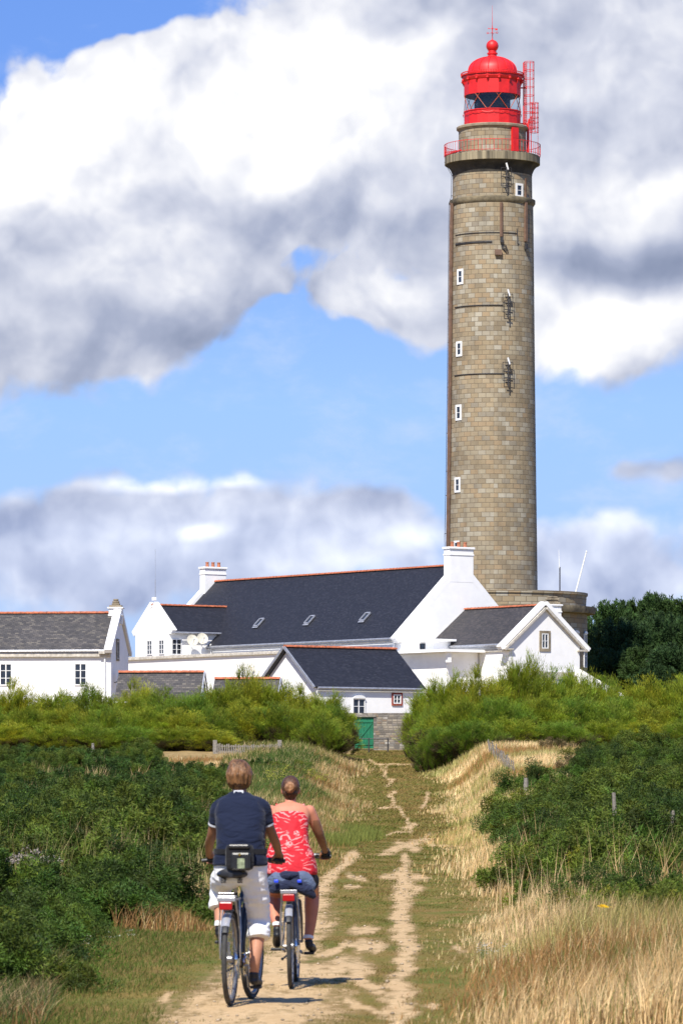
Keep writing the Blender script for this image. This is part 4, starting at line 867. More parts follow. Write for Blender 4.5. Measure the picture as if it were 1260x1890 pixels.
rt_ = [(790,1268,248,3,.6),(796,1304,244,1,.55),(820,1245,246,0,1.),(880,1240,244,2,1.),(955,1212,246,0,1.),(1010,1240,248,1,1.1),(1070,1236,250,0,1.1),(1120,1255,252,1,1.),(1190,1258,250,2,1.),(1250,1250,250,0,1.1),(1150,1285,246,3,1.),
       (818,1305,236,3,.8),(850,1290,234,0,1.),(920,1285,234,3,1.),(990,1285,236,0,1.),(1060,1288,238,3,1.),(1130,1300,238,1,1.),(1200,1298,238,2,1.),(1270,1300,238,0,1.),
       (808,1342,226,3,.55),(870,1330,226,3,.85),(950,1325,228,0,.9),(1030,1330,228,3,.9),(1110,1330,230,0,.9),(1190,1330,230,2,.9),(1260,1330,230,1,.9)]
hedge(rt_, 'feathery green shrub', 'hedge shrubs right of the door')
# dark trees behind, right
TC = [conifer_mesh('conifer_crown', 3.6, 8.5, 520, (.042,.085,.020)), conifer_mesh('conifer_crown', 3.2, 9.5, 520, (.052,.095,.022)), conifer_mesh('conifer_crown', 3.9, 7.5, 520, (.036,.072,.022))]
tw = MB(); tw.tube([(0,0,-.5),(.1,0,3),(-.1,.1,6)], [.38,.28,.12], 8)
for k in range(10): a = random.uniform(0,6.28); z_ = random.uniform(2,6); tw.tube([(0,0,z_),(math.cos(a)*1.5,math.sin(a)*1.5,z_+.8),(math.cos(a)*2.6,math.sin(a)*2.6,z_+1.2)], [.12,.08,.03], 5)
twm = tw.mesh('trunk', bark)
def tree(lab, k, px, pyt, d, s_, grp='dark conifers behind the rotunda'):
    x = (px-630)/FPX*d; gz = 6.5; h = CZ+(HY-pyt)/FPX*d-gz; zs = h/(9.6,10.6,8.6)[k]
    r = thing('pine_tree', lab, 'tree', (x, d, gz), random.uniform(0,6.28), grp, absz=False); r.scale = (s_, s_, zs)
    for nm, me_ in (('crown', TC[k]), ('trunk', twm)): o = bpy.data.objects.new(nm, me_); COL.objects.link(o); o.parent = r
tl = 'dark green conifer in the clump right of the rotunda'
TL = ['leftmost of the tall back row, beside the rotunda','second in the tall back row','tallest, third in the back row','rightmost of the tall back row','left one of the middle row','central one of the middle row','rightmost of the middle row','slim one pressed against the rotunda wall','low one in front, centre','low one in front, right','low bushy one in front, left above the sloping wall']
for i, (k, px, py, d, s_) in enumerate(((0,1125,1105,400,1.),(1,1175,1100,404,1.05),(0,1215,1092,402,1.),(1,1262,1098,400,1.1),(2,1150,1150,386,.95),(2,1215,1140,386,1.),(0,1262,1140,384,1.),(2,1110,1165,392,.6),(1,1180,1190,376,.8),(2,1240,1195,372,.9),(2,1120,1205,378,.7))): tree('dark conifer, '+TL[i], k, px, py, d, s_)
# ---- grasses (stuff)
def scatter(n, ymin, ymax, fx0, fx1, pw=1.0):
    y = (rng.uniform(0, 1, n)**pw)*(ymax-ymin)+ymin; a, b = fx0(y), fx1(y); x = a+(b-a)*rng.uniform(0, 1, n); return x, y
wob = lambda y: (.10+.0028*y)*(np.sin(y*.33+1)*.5+np.sin(y*.93)*.35+np.sin(y*.13)*.6)
XL = lambda y: np.interp(y, EY, EL_)+wob(y*1.07+9); XR = lambda y: np.interp(y, EY, ER_)+wob(y)
def pn(x, y, s_, o=0): return .5+.25*(np.sin(x*s_*1.7+o+1.3*np.sin(y*s_*.9+o))+np.sin(y*s_*1.1-x*s_*.6+2*o)) # smooth patch noise
def mkgrass(name, lab, x, y, h, w, cols, m, lean=.4, grp=None):
    z = ground(x, y)-.02; me_ = blades(name, np.stack([x, y, z], 1), h, w, lean, cols, m); o = bpy.data.objects.new(name, me_); COL.objects.link(o); tag(o, lab, 'grass', grp, 'stuff'); return o
def straw_cols(x, y, s_=1.):
    n = len(x); k = np.clip(pn(x, y, .9)+rng.normal(0,.22,n), 0, 1)[:, None]; g_ = (rng.random(n) < .13+.25*(pn(x, y, .5, 4) > .78))[:, None]
    k2 = np.clip(pn(x, y, .35, 7)+rng.normal(0,.1,n), 0, 1)[:, None]; c = np.array([.92,.69,.37])*k+np.array([.50,.32,.125])*(1-k); c = c*(.72+.4*k2)*np.where(k2 < .35, np.array([.8,.95,.7]), 1); c = np.where((pn(x, y*.6, .45, 2)+rng.normal(0,.08,n) > .80)[:, None], np.array([.38,.21,.075]), c); c = np.where(g_, np.array([.15,.18,.035]), c)*rng.uniform(.65,1.25,(n,1)); return c*s_
# right foreground + verge
def wid(y): return .0075+.00011*np.maximum(y-30,0)
x, y = scatter(120000, 29.5, 75, lambda y: XR(y)-.55, lambda y: XR(y)+3.2+.03*y, 1.15); e = ss((x-XR(y)+.35)/1.3); keep = rng.random(len(x)) < .06+.94*e; x, y, e = x[keep], y[keep], e[keep]
mkgrass('straw_grass', 'tall golden dry grass filling the near right verge', x, y, (.07+.40*e*(0.35+.85*pn(x,y,1.7)))*rng.uniform(.5,1.25,len(x)), wid(y), straw_cols(x, y), LF['grass'], .5)
x, y = scatter(110000, 75, 235, lambda y: XR(y)-1.0, lambda y: XR(y)+6.5, .9); e = ss((x-XR(y)+.8)/2.0); keep = rng.random(len(x)) < .08+.92*e; x, y, e = x[keep], y[keep], e[keep]
mkgrass('straw_grass', 'pale straw grass along the right bank of the track', x, y, (.14+.42*e)*rng.uniform(.5,1.2,len(x)), wid(y)*1.1, straw_cols(x, y, 1.12), LF['grass'], .45)
x, y = scatter(60000, 80, 240, lambda y: XL(y)-3.6-.012*y, lambda y: XL(y)+.9, .9); e = ss((XL(y)-x+.7)/2.0); keep = rng.random(len(x)) < .08+.92*e; x, y, e = x[keep], y[keep], e[keep]
c_ = straw_cols(x, y, .85); gm_ = (rng.random(len(x)) < .12+.45*ss((XL(y)-1.6-x)/2))[:, None]; c_ = np.where(gm_, np.array([.10,.135,.025])*rng.uniform(.7,1.3,(len(x),1)), c_)
mkgrass('straw_grass', 'mixed straw and green grass along the left bank of the track', x, y, (.14+.38*e)*rng.uniform(.5,1.25,len(x)), wid(y)*1.1, c_, LF['grass'], .5)
# lower left
x, y = scatter(26000, 29.5, 52, lambda y: -2.9-.0*y-.03*y, lambda y: np.interp(y, [29,36,45,52], [-2.0,-2.35,-2.9,-3.2]), 1.1)
c_ = straw_cols(x, y, .72); gm_ = (rng.random(len(x)) < .4)[:, None]; c_ = np.where(gm_, np.array([.09,.13,.03])*rng.uniform(.7,1.3,(len(x),1)), c_)
mkgrass('straw_grass', 'brownish tangled grass in the lower left corner', x, y, rng.uniform(.06,.26,len(x)), wid(y), c_*.8, LF['grass'], .9)
x, y = scatter(16000, 50, 72, lambda y: XL(y)-.9, lambda y: XL(y)+.35, 1.0)
mkgrass('straw_grass', 'dry tufts between the left gorse and the turf', x, y, rng.uniform(.08,.42,len(x))*ss((XL(y)+.5-x)/.8), wid(y), straw_cols(x,y,.8), LF['grass'], .6)
for (lab, a, b, c1, c2, nn) in (('dry stems poking up through the left gorse', 0, 380, 1430, 1690, 4500), ('dry stems poking up through the right gorse', 960, 1260, 1430, 1700, 2600)):
    pts = np.array([hit(px, py) for px, py in zip(rng.uniform(a, b, 90), rng.uniform(c1, c2, 90))]); k = rng.integers(0, 90, nn); x = pts[k, 0]+rng.normal(0,.22,nn); y = pts[k, 1]+rng.normal(0,.5,nn)
    mkgrass('dry_stems', lab, x, y, rng.uniform(.5,1.15,nn), wid(y)*.9, straw_cols(x,y,.8), LF['grass'], .35)
# straw in front of fence and right meadow
for (lab, a, b, c1, c2, nn) in (('strip of dry grass in front of the wooden fence', 300, 560, 1404, 1426, 8000), ('dry meadow grass behind the round gorse bush', 940, 1090, 1395, 1440, 10000)):
    pts = np.array([hit(px, py) for px, py in zip(rng.uniform(a, b, 260), rng.uniform(c1, c2, 260))]); k = rng.integers(0, 260, nn); x = pts[k, 0]+rng.normal(0,.5,nn); y = pts[k, 1]+rng.normal(0,2,nn)
    mkgrass('straw_grass', lab, x, y, rng.uniform(.15,.5,nn)*(.6 if 'fence' in lab else 1.2), wid(y)*1.2, straw_cols(x,y,1.), LF['grass'], .4)
# turf
def turf(n, y0, y1, hh, wm, lab, pw):
    x, y = scatter(n, y0, y1, lambda y: XL(y)-.5, lambda y: XR(y)+.4, pw); px, py = proj(x, y, ground(x, y)); s_ = sandmask(px, py); nz = pn(x, y, 6.)*.5+pn(x,y,2.3,1.)*.5
    keep = (s_+ (nz-.5)*1.3+rng.normal(0,.18,len(x))) < .42; x, y = x[keep], y[keep]; k = np.clip(pn(x, y*.5, 1.1, 2)*.6+pn(x, y*.3, .4, 5)*.6+rng.normal(0,.25,len(x))-.08, 0, 1)[:, None]
    c = np.array([.105,.130,.018])*(1-k)+np.array([.27,.18,.06])*k; c *= rng.uniform(.75,1.25,(len(x),1))
    mkgrass('turf_grass', lab, x, y, rng.uniform(.4,1.3,len(x))*hh*(.7+.5*pn(x,y*.4,2.)), wid(y)*wm, c, LF['turf'], .8)
turf(120000, 29.5, 62, .038, .8, 'short green and brown turf between the ruts in the foreground', 1.2)
turf(80000, 62, 140, .05, 1.2, 'short turf between the ruts in the middle distance', 1.0)
turf(50000, 140, 266, .10, 1.6, 'short turf at the far end of the track', 1.0)
x, y = scatter(60000, 29.5, 56, lambda y: -3.1-.0*y, lambda y: XL(y)+.75, 1.1); keep = rng.random(len(x)) < .25+.75*ss((XL(y)+.5-x)/.8); x, y = x[keep], y[keep]; c_ = np.where((rng.random(len(x)) < .3)[:, None], np.array([.24,.17,.06]), np.array([.085,.125,.018]))*rng.uniform(.7,1.3,(len(x),1))
mkgrass('turf_grass', 'rougher green grass on the left verge in the foreground', x, y, rng.uniform(.025,.075,len(x))*(.6+pn(x,y,1.3)), wid(y)*.8, c_, LF['turf'], .7)
x, y = scatter(14000, 175, 226, lambda y: XL(y)-4.6, lambda y: XL(y)-1.9, 1.0)
mkgrass('scrub', 'dark green low scrub below the picket fence', x, y, rng.uniform(.25,.6,len(x)), wid(y)*1.8, hsv((.075,.12,.022), len(x)), LF['turf'], .7)
# greener, longer tufts
x, y = scatter(9000, 120, 155, lambda y: XL(y)-.8, lambda y: XL(y)+.7); mkgrass('turf_grass', 'soft green tuft of longer grass at the left track edge', x, y, rng.uniform(.15,.45,len(x)), wid(y), hsv((.17,.19,.04), len(x)), LF['turf'], .5)
# ---- flowers
def umbel_patch(name, lab, pts, h, r, colr, stem=(.1,.14,.04), nper=26):
    V = []; F = []; Cc = []; off = 0
    for (x, y, z) in pts:
        hh = h*rng.uniform(.7,1.2); v, f, cc = leaves(np.array([[x,y,z+hh/2]]), np.array([[0.05,0,1.]]), hh, .012, np.array([stem])); V.append(v); F.append(f+off); Cc.append(cc); off += len(v)
        for u in range(3):
            c0 = np.array([x+rng.normal(0,r*1.4), y+rng.normal(0,r), z+hh*rng.uniform(.8,1.05)])
            c = c0+np.stack([rng.normal(0,r,nper), rng.normal(0,r,nper), rng.normal(0,r*.25,nper)], 1); v, f, cc = leaves(c, unit(rng.normal(size=(nper,3))*np.array([1,1,.2])), r*.5, r*.45, hsv(colr, nper, .8, 1.1, .05)); V.append(v); F.append(f+off); Cc.append(cc); off += len(v)
    me_ = soup(name, np.concatenate(V), np.concatenate(F), np.concatenate(Cc), LF['flower']); o = bpy.data.objects.new(name, me_); COL.objects.link(o); return o
pts = [hit(px, py) for px, py in zip(rng.uniform(480,600,60), rng.uniform(1438,1462,60))]
tag(umbel_patch('yellow_umbels', '', pts[:34], .55, .09, (.36,.36,.05), nper=12), 'patch of yellow-green umbel flowers left of the track', 'flowers', kind='stuff')
pts = [hit(px, py) for px, py in zip(rng.uniform(5,90,16), rng.uniform(1655,1700,16))]
tag(umbel_patch('dried_umbels', '', [(a,b,c+.35) for a,b,c in pts], .35, .05, (.42,.36,.30)), 'pale dried flower heads poking out of the near left thicket', 'flowers', kind='stuff')
pts = [hit(px, py) for px, py in zip(np.concatenate([rng.uniform(135,170,8), rng.uniform(320,345,6), rng.uniform(190,250,5)]), np.concatenate([rng.uniform(1740,1755,8), rng.uniform(1690,1702,6), rng.uniform(1728,1738,5)]))]
tag(umbel_patch('daisies', '', pts, .07, .014, (.75,.75,.68), nper=8), 'few tiny white daisies in the left turf', 'flowers', kind='stuff')
pts = [hit(px, py) for px, py in zip(rng.uniform(885,940,9), rng.uniform(1770,1785,9))]
tag(umbel_patch('white_flowers', '', pts, .16, .016, (.72,.70,.62), nper=8), 'small white flowers at the edge of the near right grass', 'flowers', kind='stuff')
p_ = hit(1118, 1775); o = umbel_patch('ragwort', '', [p_], .46, .022, (.85,.55,.02), nper=50); tag(o, 'single bright yellow ragwort flower standing in the right-hand straw grass', 'flower')
# small stones lying on the bare sand
n_ = 800; y = rng.uniform(0,1,n_)**1.3*60+29.5; x = rng.uniform(-2.1, 1.1, n_)+.006*(y-30); px, py = proj(x, y, ground(x, y)); k = sandmask(px, py) > .45; x, y = x[k], y[k]; n_ = len(x); z = ground(x, y); r_ = rng.uniform(.006, .022, n_)*(1+.012*(y-30))
o6 = np.array([[1,0,0],[0,1,0],[-1,0,0],[0,-1,0],[0,0,.7],[0,0,-.5]]); v = (np.stack([x, y, z+.3*r_], 1)[:, None]+o6[None]*r_[:, None, None]*rng.uniform(.6,1.3,(n_,6,1))).reshape(-1, 3); f6 = np.array([[0,1,4],[1,2,4],[2,3,4],[3,0,4],[1,0,5],[2,1,5],[3,2,5],[0,3,5]])
me_ = soup('pebbles', v, (np.arange(n_)[:, None, None]*6+f6[None]).reshape(-1, 3), np.repeat(np.array([.55,.44,.30])*rng.uniform(.6,1.25,(n_,1)), 6, 0), LF['turf']); o = bpy.data.objects.new('pebbles', me_); COL.objects.link(o); tag(o, 'small pale stones scattered on the sandy ruts', 'stones', kind='stuff')
# ---- fences and posts
def post(px, pyb, pyt, w, lab, lean=0.):
    p_ = hit(px, pyb); s_ = FPX/p_[1]; h = (pyb-pyt)/s_; r = MB(); ww = w/s_; r.poly([(-ww/2,-ww/2,-.3),(ww/2,-ww/2,-.3),(ww/2+lean,-ww/2,h*.96),(lean,-ww/2,h),(-ww/2+lean,-ww/2,h*.93)], -ww*.8) if False else r.tube([(0,0,-.3),(lean*.5,0,h*.6),(lean,0,h)], [ww*.55,ww*.52,ww*.42], 7)
    o = r.build('fence_post', M_['wood']); o.location = p_; tag(o, lab, 'post'); return o
post(1137, 1592, 1464, 8, 'grey wooden post poking out of the right gorse below the brown bush', -.05); post(1241, 1620, 1496, 9, 'grey wooden post at the right edge of the photo'); post(1157, 1412, 1366, 7, 'small pale post at the top of the right-hand thicket'); post(172, 1416, 1372, 6, 'small pale post under the left hedge'); post(970, 1480, 1436, 9, 'weathered post half hidden in the round gorse bush')
fx0, fd_ = (397-630)/FPX*228, 228.; fz = CZ+(HY-1392)/FPX*228
Fn = thing('picket_fence', 'short weathered grey picket fence between two thicker posts below the left hedge', 'fence', (fx0, fd_, fz))
wdt = (516-397)/FPX*228; hgt = 26/FPX*228
for xx in (0, wdt): MB().box((xx,0,fz+hgt*.5-.2),(.22,.16,hgt+.4)).build('post', M_['wood'], Fn, bevel=.02)
n_ = 27
for k in range(n_):
    xx = .16+(wdt-.32)*k/(n_-1); hh = hgt*(.74+.05*math.sin(k*1.7)-.08*math.sin(k/n_*3.14)); MB().box((xx,random.uniform(-.01,.01),fz+hh/2-.2),(.065,.025,hh+.4), ry=random.uniform(-.05,.05)).build('picket', M_['wood'], Fn)
g = MB(); g.box((wdt/2,.04,fz+.16),(wdt-.2,.03,.05)); g.box((wdt/2,.04,fz+.42),(wdt-.2,.03,.05)); g.build('rail', M_['wood'], Fn)
a_, b_ = hit(905, 1398), hit(950, 1440); a_ = (a_[0], a_[1], float(ground(a_[0],a_[1])))
Pf = thing('paling_fence', 'thin grey chestnut paling fence leaning down the right bank beside the straw grass', 'fence', a_)
for k in range(20):
    t_ = k/19; x_, y_ = a_[0]+(b_[0]-a_[0])*t_, a_[1]+(b_[1]-a_[1])*t_; z_ = float(ground(x_, y_)); MB().tube([(x_-a_[0]+.0,y_-a_[1],z_-.1),(x_-a_[0]-.12+random.uniform(-.06,.06),y_-a_[1],z_+random.uniform(.75,1.05))], .025, 5).build('pale', M_['wood'], Pf)
g = MB(); g.tube([(0,0,a_[2]+.45),(b_[0]-a_[0],b_[1]-a_[1],float(ground(b_[0],b_[1]))+.45)], .012, 4); g.tube([(-.05,0,a_[2]+.75),(b_[0]-a_[0]-.05,b_[1]-a_[1],float(ground(b_[0],b_[1]))+.75)], .012, 4); g.build('wire', M_['dark'], Pf)
# ------------------------------------------------------------------ cyclists
skin = mat('sunburnt_skin', (.55,.21,.125), .55, var=.08, scale=6, bump=.05); skin_t = mat('tanned_skin', (.28,.12,.06), .55, var=.1, scale=6, bump=.05); skin_m = mat('tanned_leg_skin', (.46,.215,.125), .55, var=.1, scale=6, bump=.05)
def cloth(name, col, wr=.5, sc=9, col2=None, rough=.85):
    m = bpy.data.materials.new(name); m.use_nodes = True; m.node_tree.nodes.clear(); t = NT(m.node_tree); tc = t.n('ShaderNodeTexCoord').outputs['Object']
    mp = t.n('ShaderNodeMapping', {0: tc, 3: (1., 1., 2.2)}).outputs[0]
    n1 = t.noise(mp, sc, 3, .5, .8); n2 = t.noise(tc, 220, 2)
    c = t.mix(t.rng(n2, .3, .7), tuple(x*.86 for x in col), col)
    bs = t.n('ShaderNodeBsdfPrincipled', {'Base Color': c, 'Roughness': rough, 'Specular IOR Level': .2, 'Sheen Weight': .1}); b = t.n('ShaderNodeBump', {'Strength': wr, 'Distance': .035, 'Height': n1}); t.l.new(b.outputs[0], bs.inputs['Normal'])
    t.n('ShaderNodeOutputMaterial', {0: bs.outputs[0]}); return m
navy = cloth('navy_cotton', (.007,.012,.034), .7, 7); whitec = cloth('white_cotton', (.88,.88,.88), .35, 8); blackc = cloth('black_fabric', (.012,.012,.015), .3, 10); greyc = cloth('light_grey_trim', (.55,.57,.62), .1); bluec = cloth('slate_blue_jacket', (.10,.13,.21), .8, 10); navyd = cloth('dark_navy_jacket', (.018,.024,.055), .9, 12); shoe = mat('black_shoe', (.012,.012,.014), .5, bump=.2, bscale=60); brightb = mat('bright_blue_strap', (.02,.06,.65), .4, bump=0)
def hairmat(name, c1, c2):
    m = bpy.data.materials.new(name); m.use_nodes = True; m.node_tree.nodes.clear(); t = NT(m.node_tree); tc = t.n('ShaderNodeTexCoord').outputs['Object']
    mp = t.n('ShaderNodeMapping', {0: tc, 3: (1., 1., .12)}).outputs[0]; n1 = t.noise(mp, 90, 4, .6); n2 = t.noise(tc, 14, 3)
    c = t.mix(t.rng(t.m('ADD', t.m('MULTIPLY', n1, .6), t.m('MULTIPLY', n2, .4)), .38, .62), c1, c2); bs = t.n('ShaderNodeBsdfPrincipled', {'Base Color': c, 'Roughness': .42, 'Specular IOR Level': .4}); b = t.n('ShaderNodeBump', {'Strength': .9, 'Distance': .01, 'Height': n1}); t.l.new(b.outputs[0], bs.inputs['Normal'])
    t.n('ShaderNodeOutputMaterial', {0: bs.outputs[0]}); return m
# red tank top with pale tropical print
m = bpy.data.materials.new('red_printed_cotton'); m.use_nodes = True; m.node_tree.nodes.clear(); t = NT(m.node_tree); tc = t.n('ShaderNodeTexCoord').outputs['Object']
w1 = t.noise(tc, 8, 2, .5, out=1); pos = t.mix(.14, tc, w1, 'ADD')
wv_ = t.n('ShaderNodeTexWave', {'Vector': pos, 'Scale': 9., 'Distortion': 5., 'Detail': 2.}, bands_direction='Z').outputs['Fac']
vv = t.n('ShaderNodeTexVoronoi', {'Vector': tc, 'Scale': 13.}, feature='F1'); 
sw1 = t.n('ShaderNodeSeparateXYZ', {0: t.n('ShaderNodeVectorMath', {0: tc, 1: (0,0,0)}, operation='ADD').outputs[0]})
lines = t.m('MULTIPLY', t.rng(wv_, .80, .9), t.rng(t.noise(tc, 6.5, 2), .47, .52)); vd = vv.outputs['Distance']
pet = t.n('ShaderNodeTexVoronoi', {'Vector': pos, 'Scale': 34.}, feature='DISTANCE_TO_EDGE').outputs[0]
fl = t.m('MULTIPLY', t.rng(vd, .40, .36), t.m('MULTIPLY', t.rng(pet, .10, .13), t.rng(t.n('ShaderNodeSeparateColor', {0: vv.outputs['Color']}).outputs[0], .5, .52)))
pr_ = t.m('MAXIMUM', lines, fl); n1 = t.noise(t.n('ShaderNodeMapping', {0: tc, 3: (1,1,2)}).outputs[0], 7, 3, .5, .8)
c = t.mix(t.m('MULTIPLY', pr_, .70), (.50,.004,.014), (.78,.38,.36)); bs = t.n('ShaderNodeBsdfPrincipled', {'Base Color': c, 'Roughness': .8}); b = t.n('ShaderNodeBump', {'Strength': .5, 'Distance': .035, 'Height': n1}); t.l.new(b.outputs[0], bs.inputs['Normal'])
t.n('ShaderNodeOutputMaterial', {0: bs.outputs[0]}); redprint = m
DEP = None
def bake(o, vox, smooth=6, extra=()):
    md = o.modifiers.new('r', 'REMESH'); md.mode = 'VOXEL'; md.voxel_size = vox
    if smooth: sm_ = o.modifiers.new('s', 'SMOOTH'); sm_.iterations = smooth; sm_.factor = .5
    dg = bpy.context.evaluated_depsgraph_get(); me_ = bpy.data.meshes.new_from_object(o.evaluated_get(dg), depsgraph=dg); o.modifiers.clear(); old = o.data; mats = list(old.materials); o.data = me_
    if not me_.materials:
        for x in mats: me_.materials.append(x)
    me_.polygons.foreach_set('use_smooth', [True]*len(me_.polygons)); return o
def wrinkle(o, amp, f=14., zs=2.4, zones=((None, 1.),)):
    me_ = o.data; nr = [v.normal.copy() for v in me_.vertices]
    for v, n in zip(me_.vertices, nr):
        p = v.co; w = zones[0][1]
        for z0, k in zones[1:]: w += k*math.exp(-((p.z-z0)/.07)**2)
        q = Vector((p.x*f*.8+3*p.z, p.y*f*.8, p.z*f*zs)); d = 1-2*abs(mnoise.noise(q)*1.4)
        v.co = p+n*(amp*w*(d*.7+mnoise.noise(q*.4)*.9))
    me_.update()
def limb(g, pts, rs, n=12, flat=False):
    # smooth the chain with a Catmull-like subdivision, then cap with spheres
    P_ = [Vector(p) for p in pts]; out_p, out_r = [], []
    for i in range(len(P_)-1):
        p0, p1, p2, p3 = P_[max(i-1,0)], P_[i], P_[i+1], P_[min(i+2,len(P_)-1)]
        for k in range(4):
            t_ = k/4; out_p.append(.5*((2*p1)+(p2-p0)*t_+(2*p0-5*p1+4*p2-p3)*t_*t_+(3*p1-p0-3*p2+p3)*t_**3)); out_r.append(rs[i]+(rs[i+1]-rs[i])*t_)
    out_p.append(P_[-1]); out_r.append(rs[-1]); g.tube(out_p, out_r, n); g.sphere(P_[0], rs[0], 12, 8)
    if not flat: g.sphere(P_[-1], rs[-1], 12, 8)
def torso(g, rings, n=28, e=2.4):
    vs = []; fs = []; N = len(rings); C_ = [Vector((r[1], r[2], r[0])) for r in rings]
    for i, r in enumerate(rings):
        t_ = (C_[min(i+1,N-1)]-C_[max(i-1,0)]).normalized(); a = Vector((1,0,0)); b = t_.cross(a).normalized()
        for k in range(n):
            an = 2*math.pi*k/n; ca, sa = math.cos(an), math.sin(an); vs.append(C_[i]+a*r[3]*math.copysign(abs(ca)**(2/e), ca)+b*r[4]*math.copysign(abs(sa)**(2/e), sa))
    for i in range(N-1):
        for k in range(n): k2 = (k+1) % n; fs.append((i*n+k, i*n+k2, (i+1)*n+k2, (i+1)*n+k))
    fs.append(tuple(reversed(range(n)))); fs.append(tuple((N-1)*n+k for k in range(n))); g.add(vs, fs)
def head(g, c, w=.076):
    x, y, z = c; s_ = w/.076
    g.sphere((x, y, z), (.074*s_, .092*s_, .098*s_), 20, 14); g.sphere((x, y+.035, z-.055*s_), (.055*s_, .060, .065*s_), 16, 10)
    g.sphere((x, y+.094, z-.085), (.022, .018, .02), 10, 8)             # chin
    g.tube([(x, y+.088, z+.012), (x, y+.115, z-.03)], [.008, .015], 8); g.sphere((x, y+.108, z-.03), .015, 8, 6)   # nose
    for sx in (-1, 1):
        g.sphere((x+sx*.077*s_, y+.0, z-.015), (.010, .019, .032), 10, 8)    # ear
        g.sphere((x+sx*.03, y+.082, z+.03), (.024, .012, .008), 8, 6)         # brow
    g.sphere((x, y+.098, z-.057), (.024, .010, .007), 8, 6); g.sphere((x, y+.096, z-.067), (.020, .010, .007), 8, 6)
def face(par, c):
    x, y, z = c
    for sx in (-1, 1):
        MB().sphere((x+sx*.03, y+.086, z+.008), (.013,.009,.008), 10, 8).build('eye', M_['whitepaint'], par, smooth=True)
def hand(g, side, gx, gy, gz, wrist):
    """fist closed on a bar that runs along x at (gy,gz)"""
    w = Vector(wrist); k = Vector((gx, gy+.012, gz+.036)); mid = (w+k)/2
    g.tube([w, mid, k], [.026, .034, .034], 10); g.sphere(k, (.042,.026,.020), 12, 8)
    for i, (off, ln) in enumerate(((.032,.92),(.011,1.0),(-.010,.95),(-.030,.78))):
        fx = gx-side*off; limb(g, [(fx, gy+.018, gz+.034), (fx, gy+.044*ln, gz+.018), (fx, gy+.040*ln, gz-.014), (fx, gy+.010, gz-.030*ln)], [.0100,.0095,.0088,.0078], 8)
    limb(g, [(gx-side*.030, gy-.028, gz+.026), (gx-side*.046, gy-.026, gz+.004), (gx-side*.040, gy-.008, gz-.024)], [.0125,.0110,.0090], 8)
def wheel(par, y, m4=None, name='wheel'):
    g = MB(); g.M = m4 or Matrix.Identity(4); g.torus((0,y,.35),(1,0,0),.331,.0195,64,10); w = g.build('tyre', MT['rubber'], None, smooth=True); w.name = name; w.parent = par
    r_ = MB(); r_.M = g.M
    for sx in (-1,1): r_.torus((sx*.006,y,.35),(1,0,0),.305,.010,56,6)
    rim = r_.build('rim', MT['rim'], w, smooth=True)
    s_ = MB(); s_.M = g.M
    for k in range(32):
        a = 2*math.pi*k/32; sx = .028 if k % 2 else -.028; a2 = a+(.5 if k % 4 < 2 else -.5); s_.tube([(sx, y+.03*math.cos(a2), .35+.03*math.sin(a2)), (0, y+.302*math.cos(a), .35+.302*math.sin(a))], .0016, 4)
    s_.build('spokes', MT['rim'], w); h = MB(); h.M = g.M; h.tube([(-.06,y,.35),(.06,y,.35)], .012, 8); h.tube([(-.03,y,.35),(.03,y,.35)], .026, 12); h.build('hub', MT['rim'], w, smooth=True)
    return w
MT = {'rubber': mat('tyre_rubber', (.045,.043,.04), .8, var=.2, scale=20, bump=.2, bscale=90), 'rim': mat('alloy_rim', (.30,.30,.30), .4, metal=.6, var=.05, bump=0), 'silver': mat('silver_alloy', (.42,.42,.43), .35, metal=.7, var=.06, bump=0), 'chrome': mat('chrome', (.8,.8,.8), .15, metal=1, var=0, bump=0), 'frame': mat('dark_frame_paint', (.012,.012,.016), .55, var=.1, bump=0), 'frame2': mat('grey_frame_paint', (.14,.14,.15), .45, metal=.3, bump=0), 'plastic': mat('black_plastic', (.015,.015,.016), .45, bump=0), 'saddle': mat('black_saddle', (.014,.014,.016), .38, bump=.1), 'redlens': mat('red_lens', (.34,.004,.006), .25, bump=0), 'reflect': mat('silver_mudguard', (.45,.45,.46), .3, metal=.4, var=.03, bump=0)}
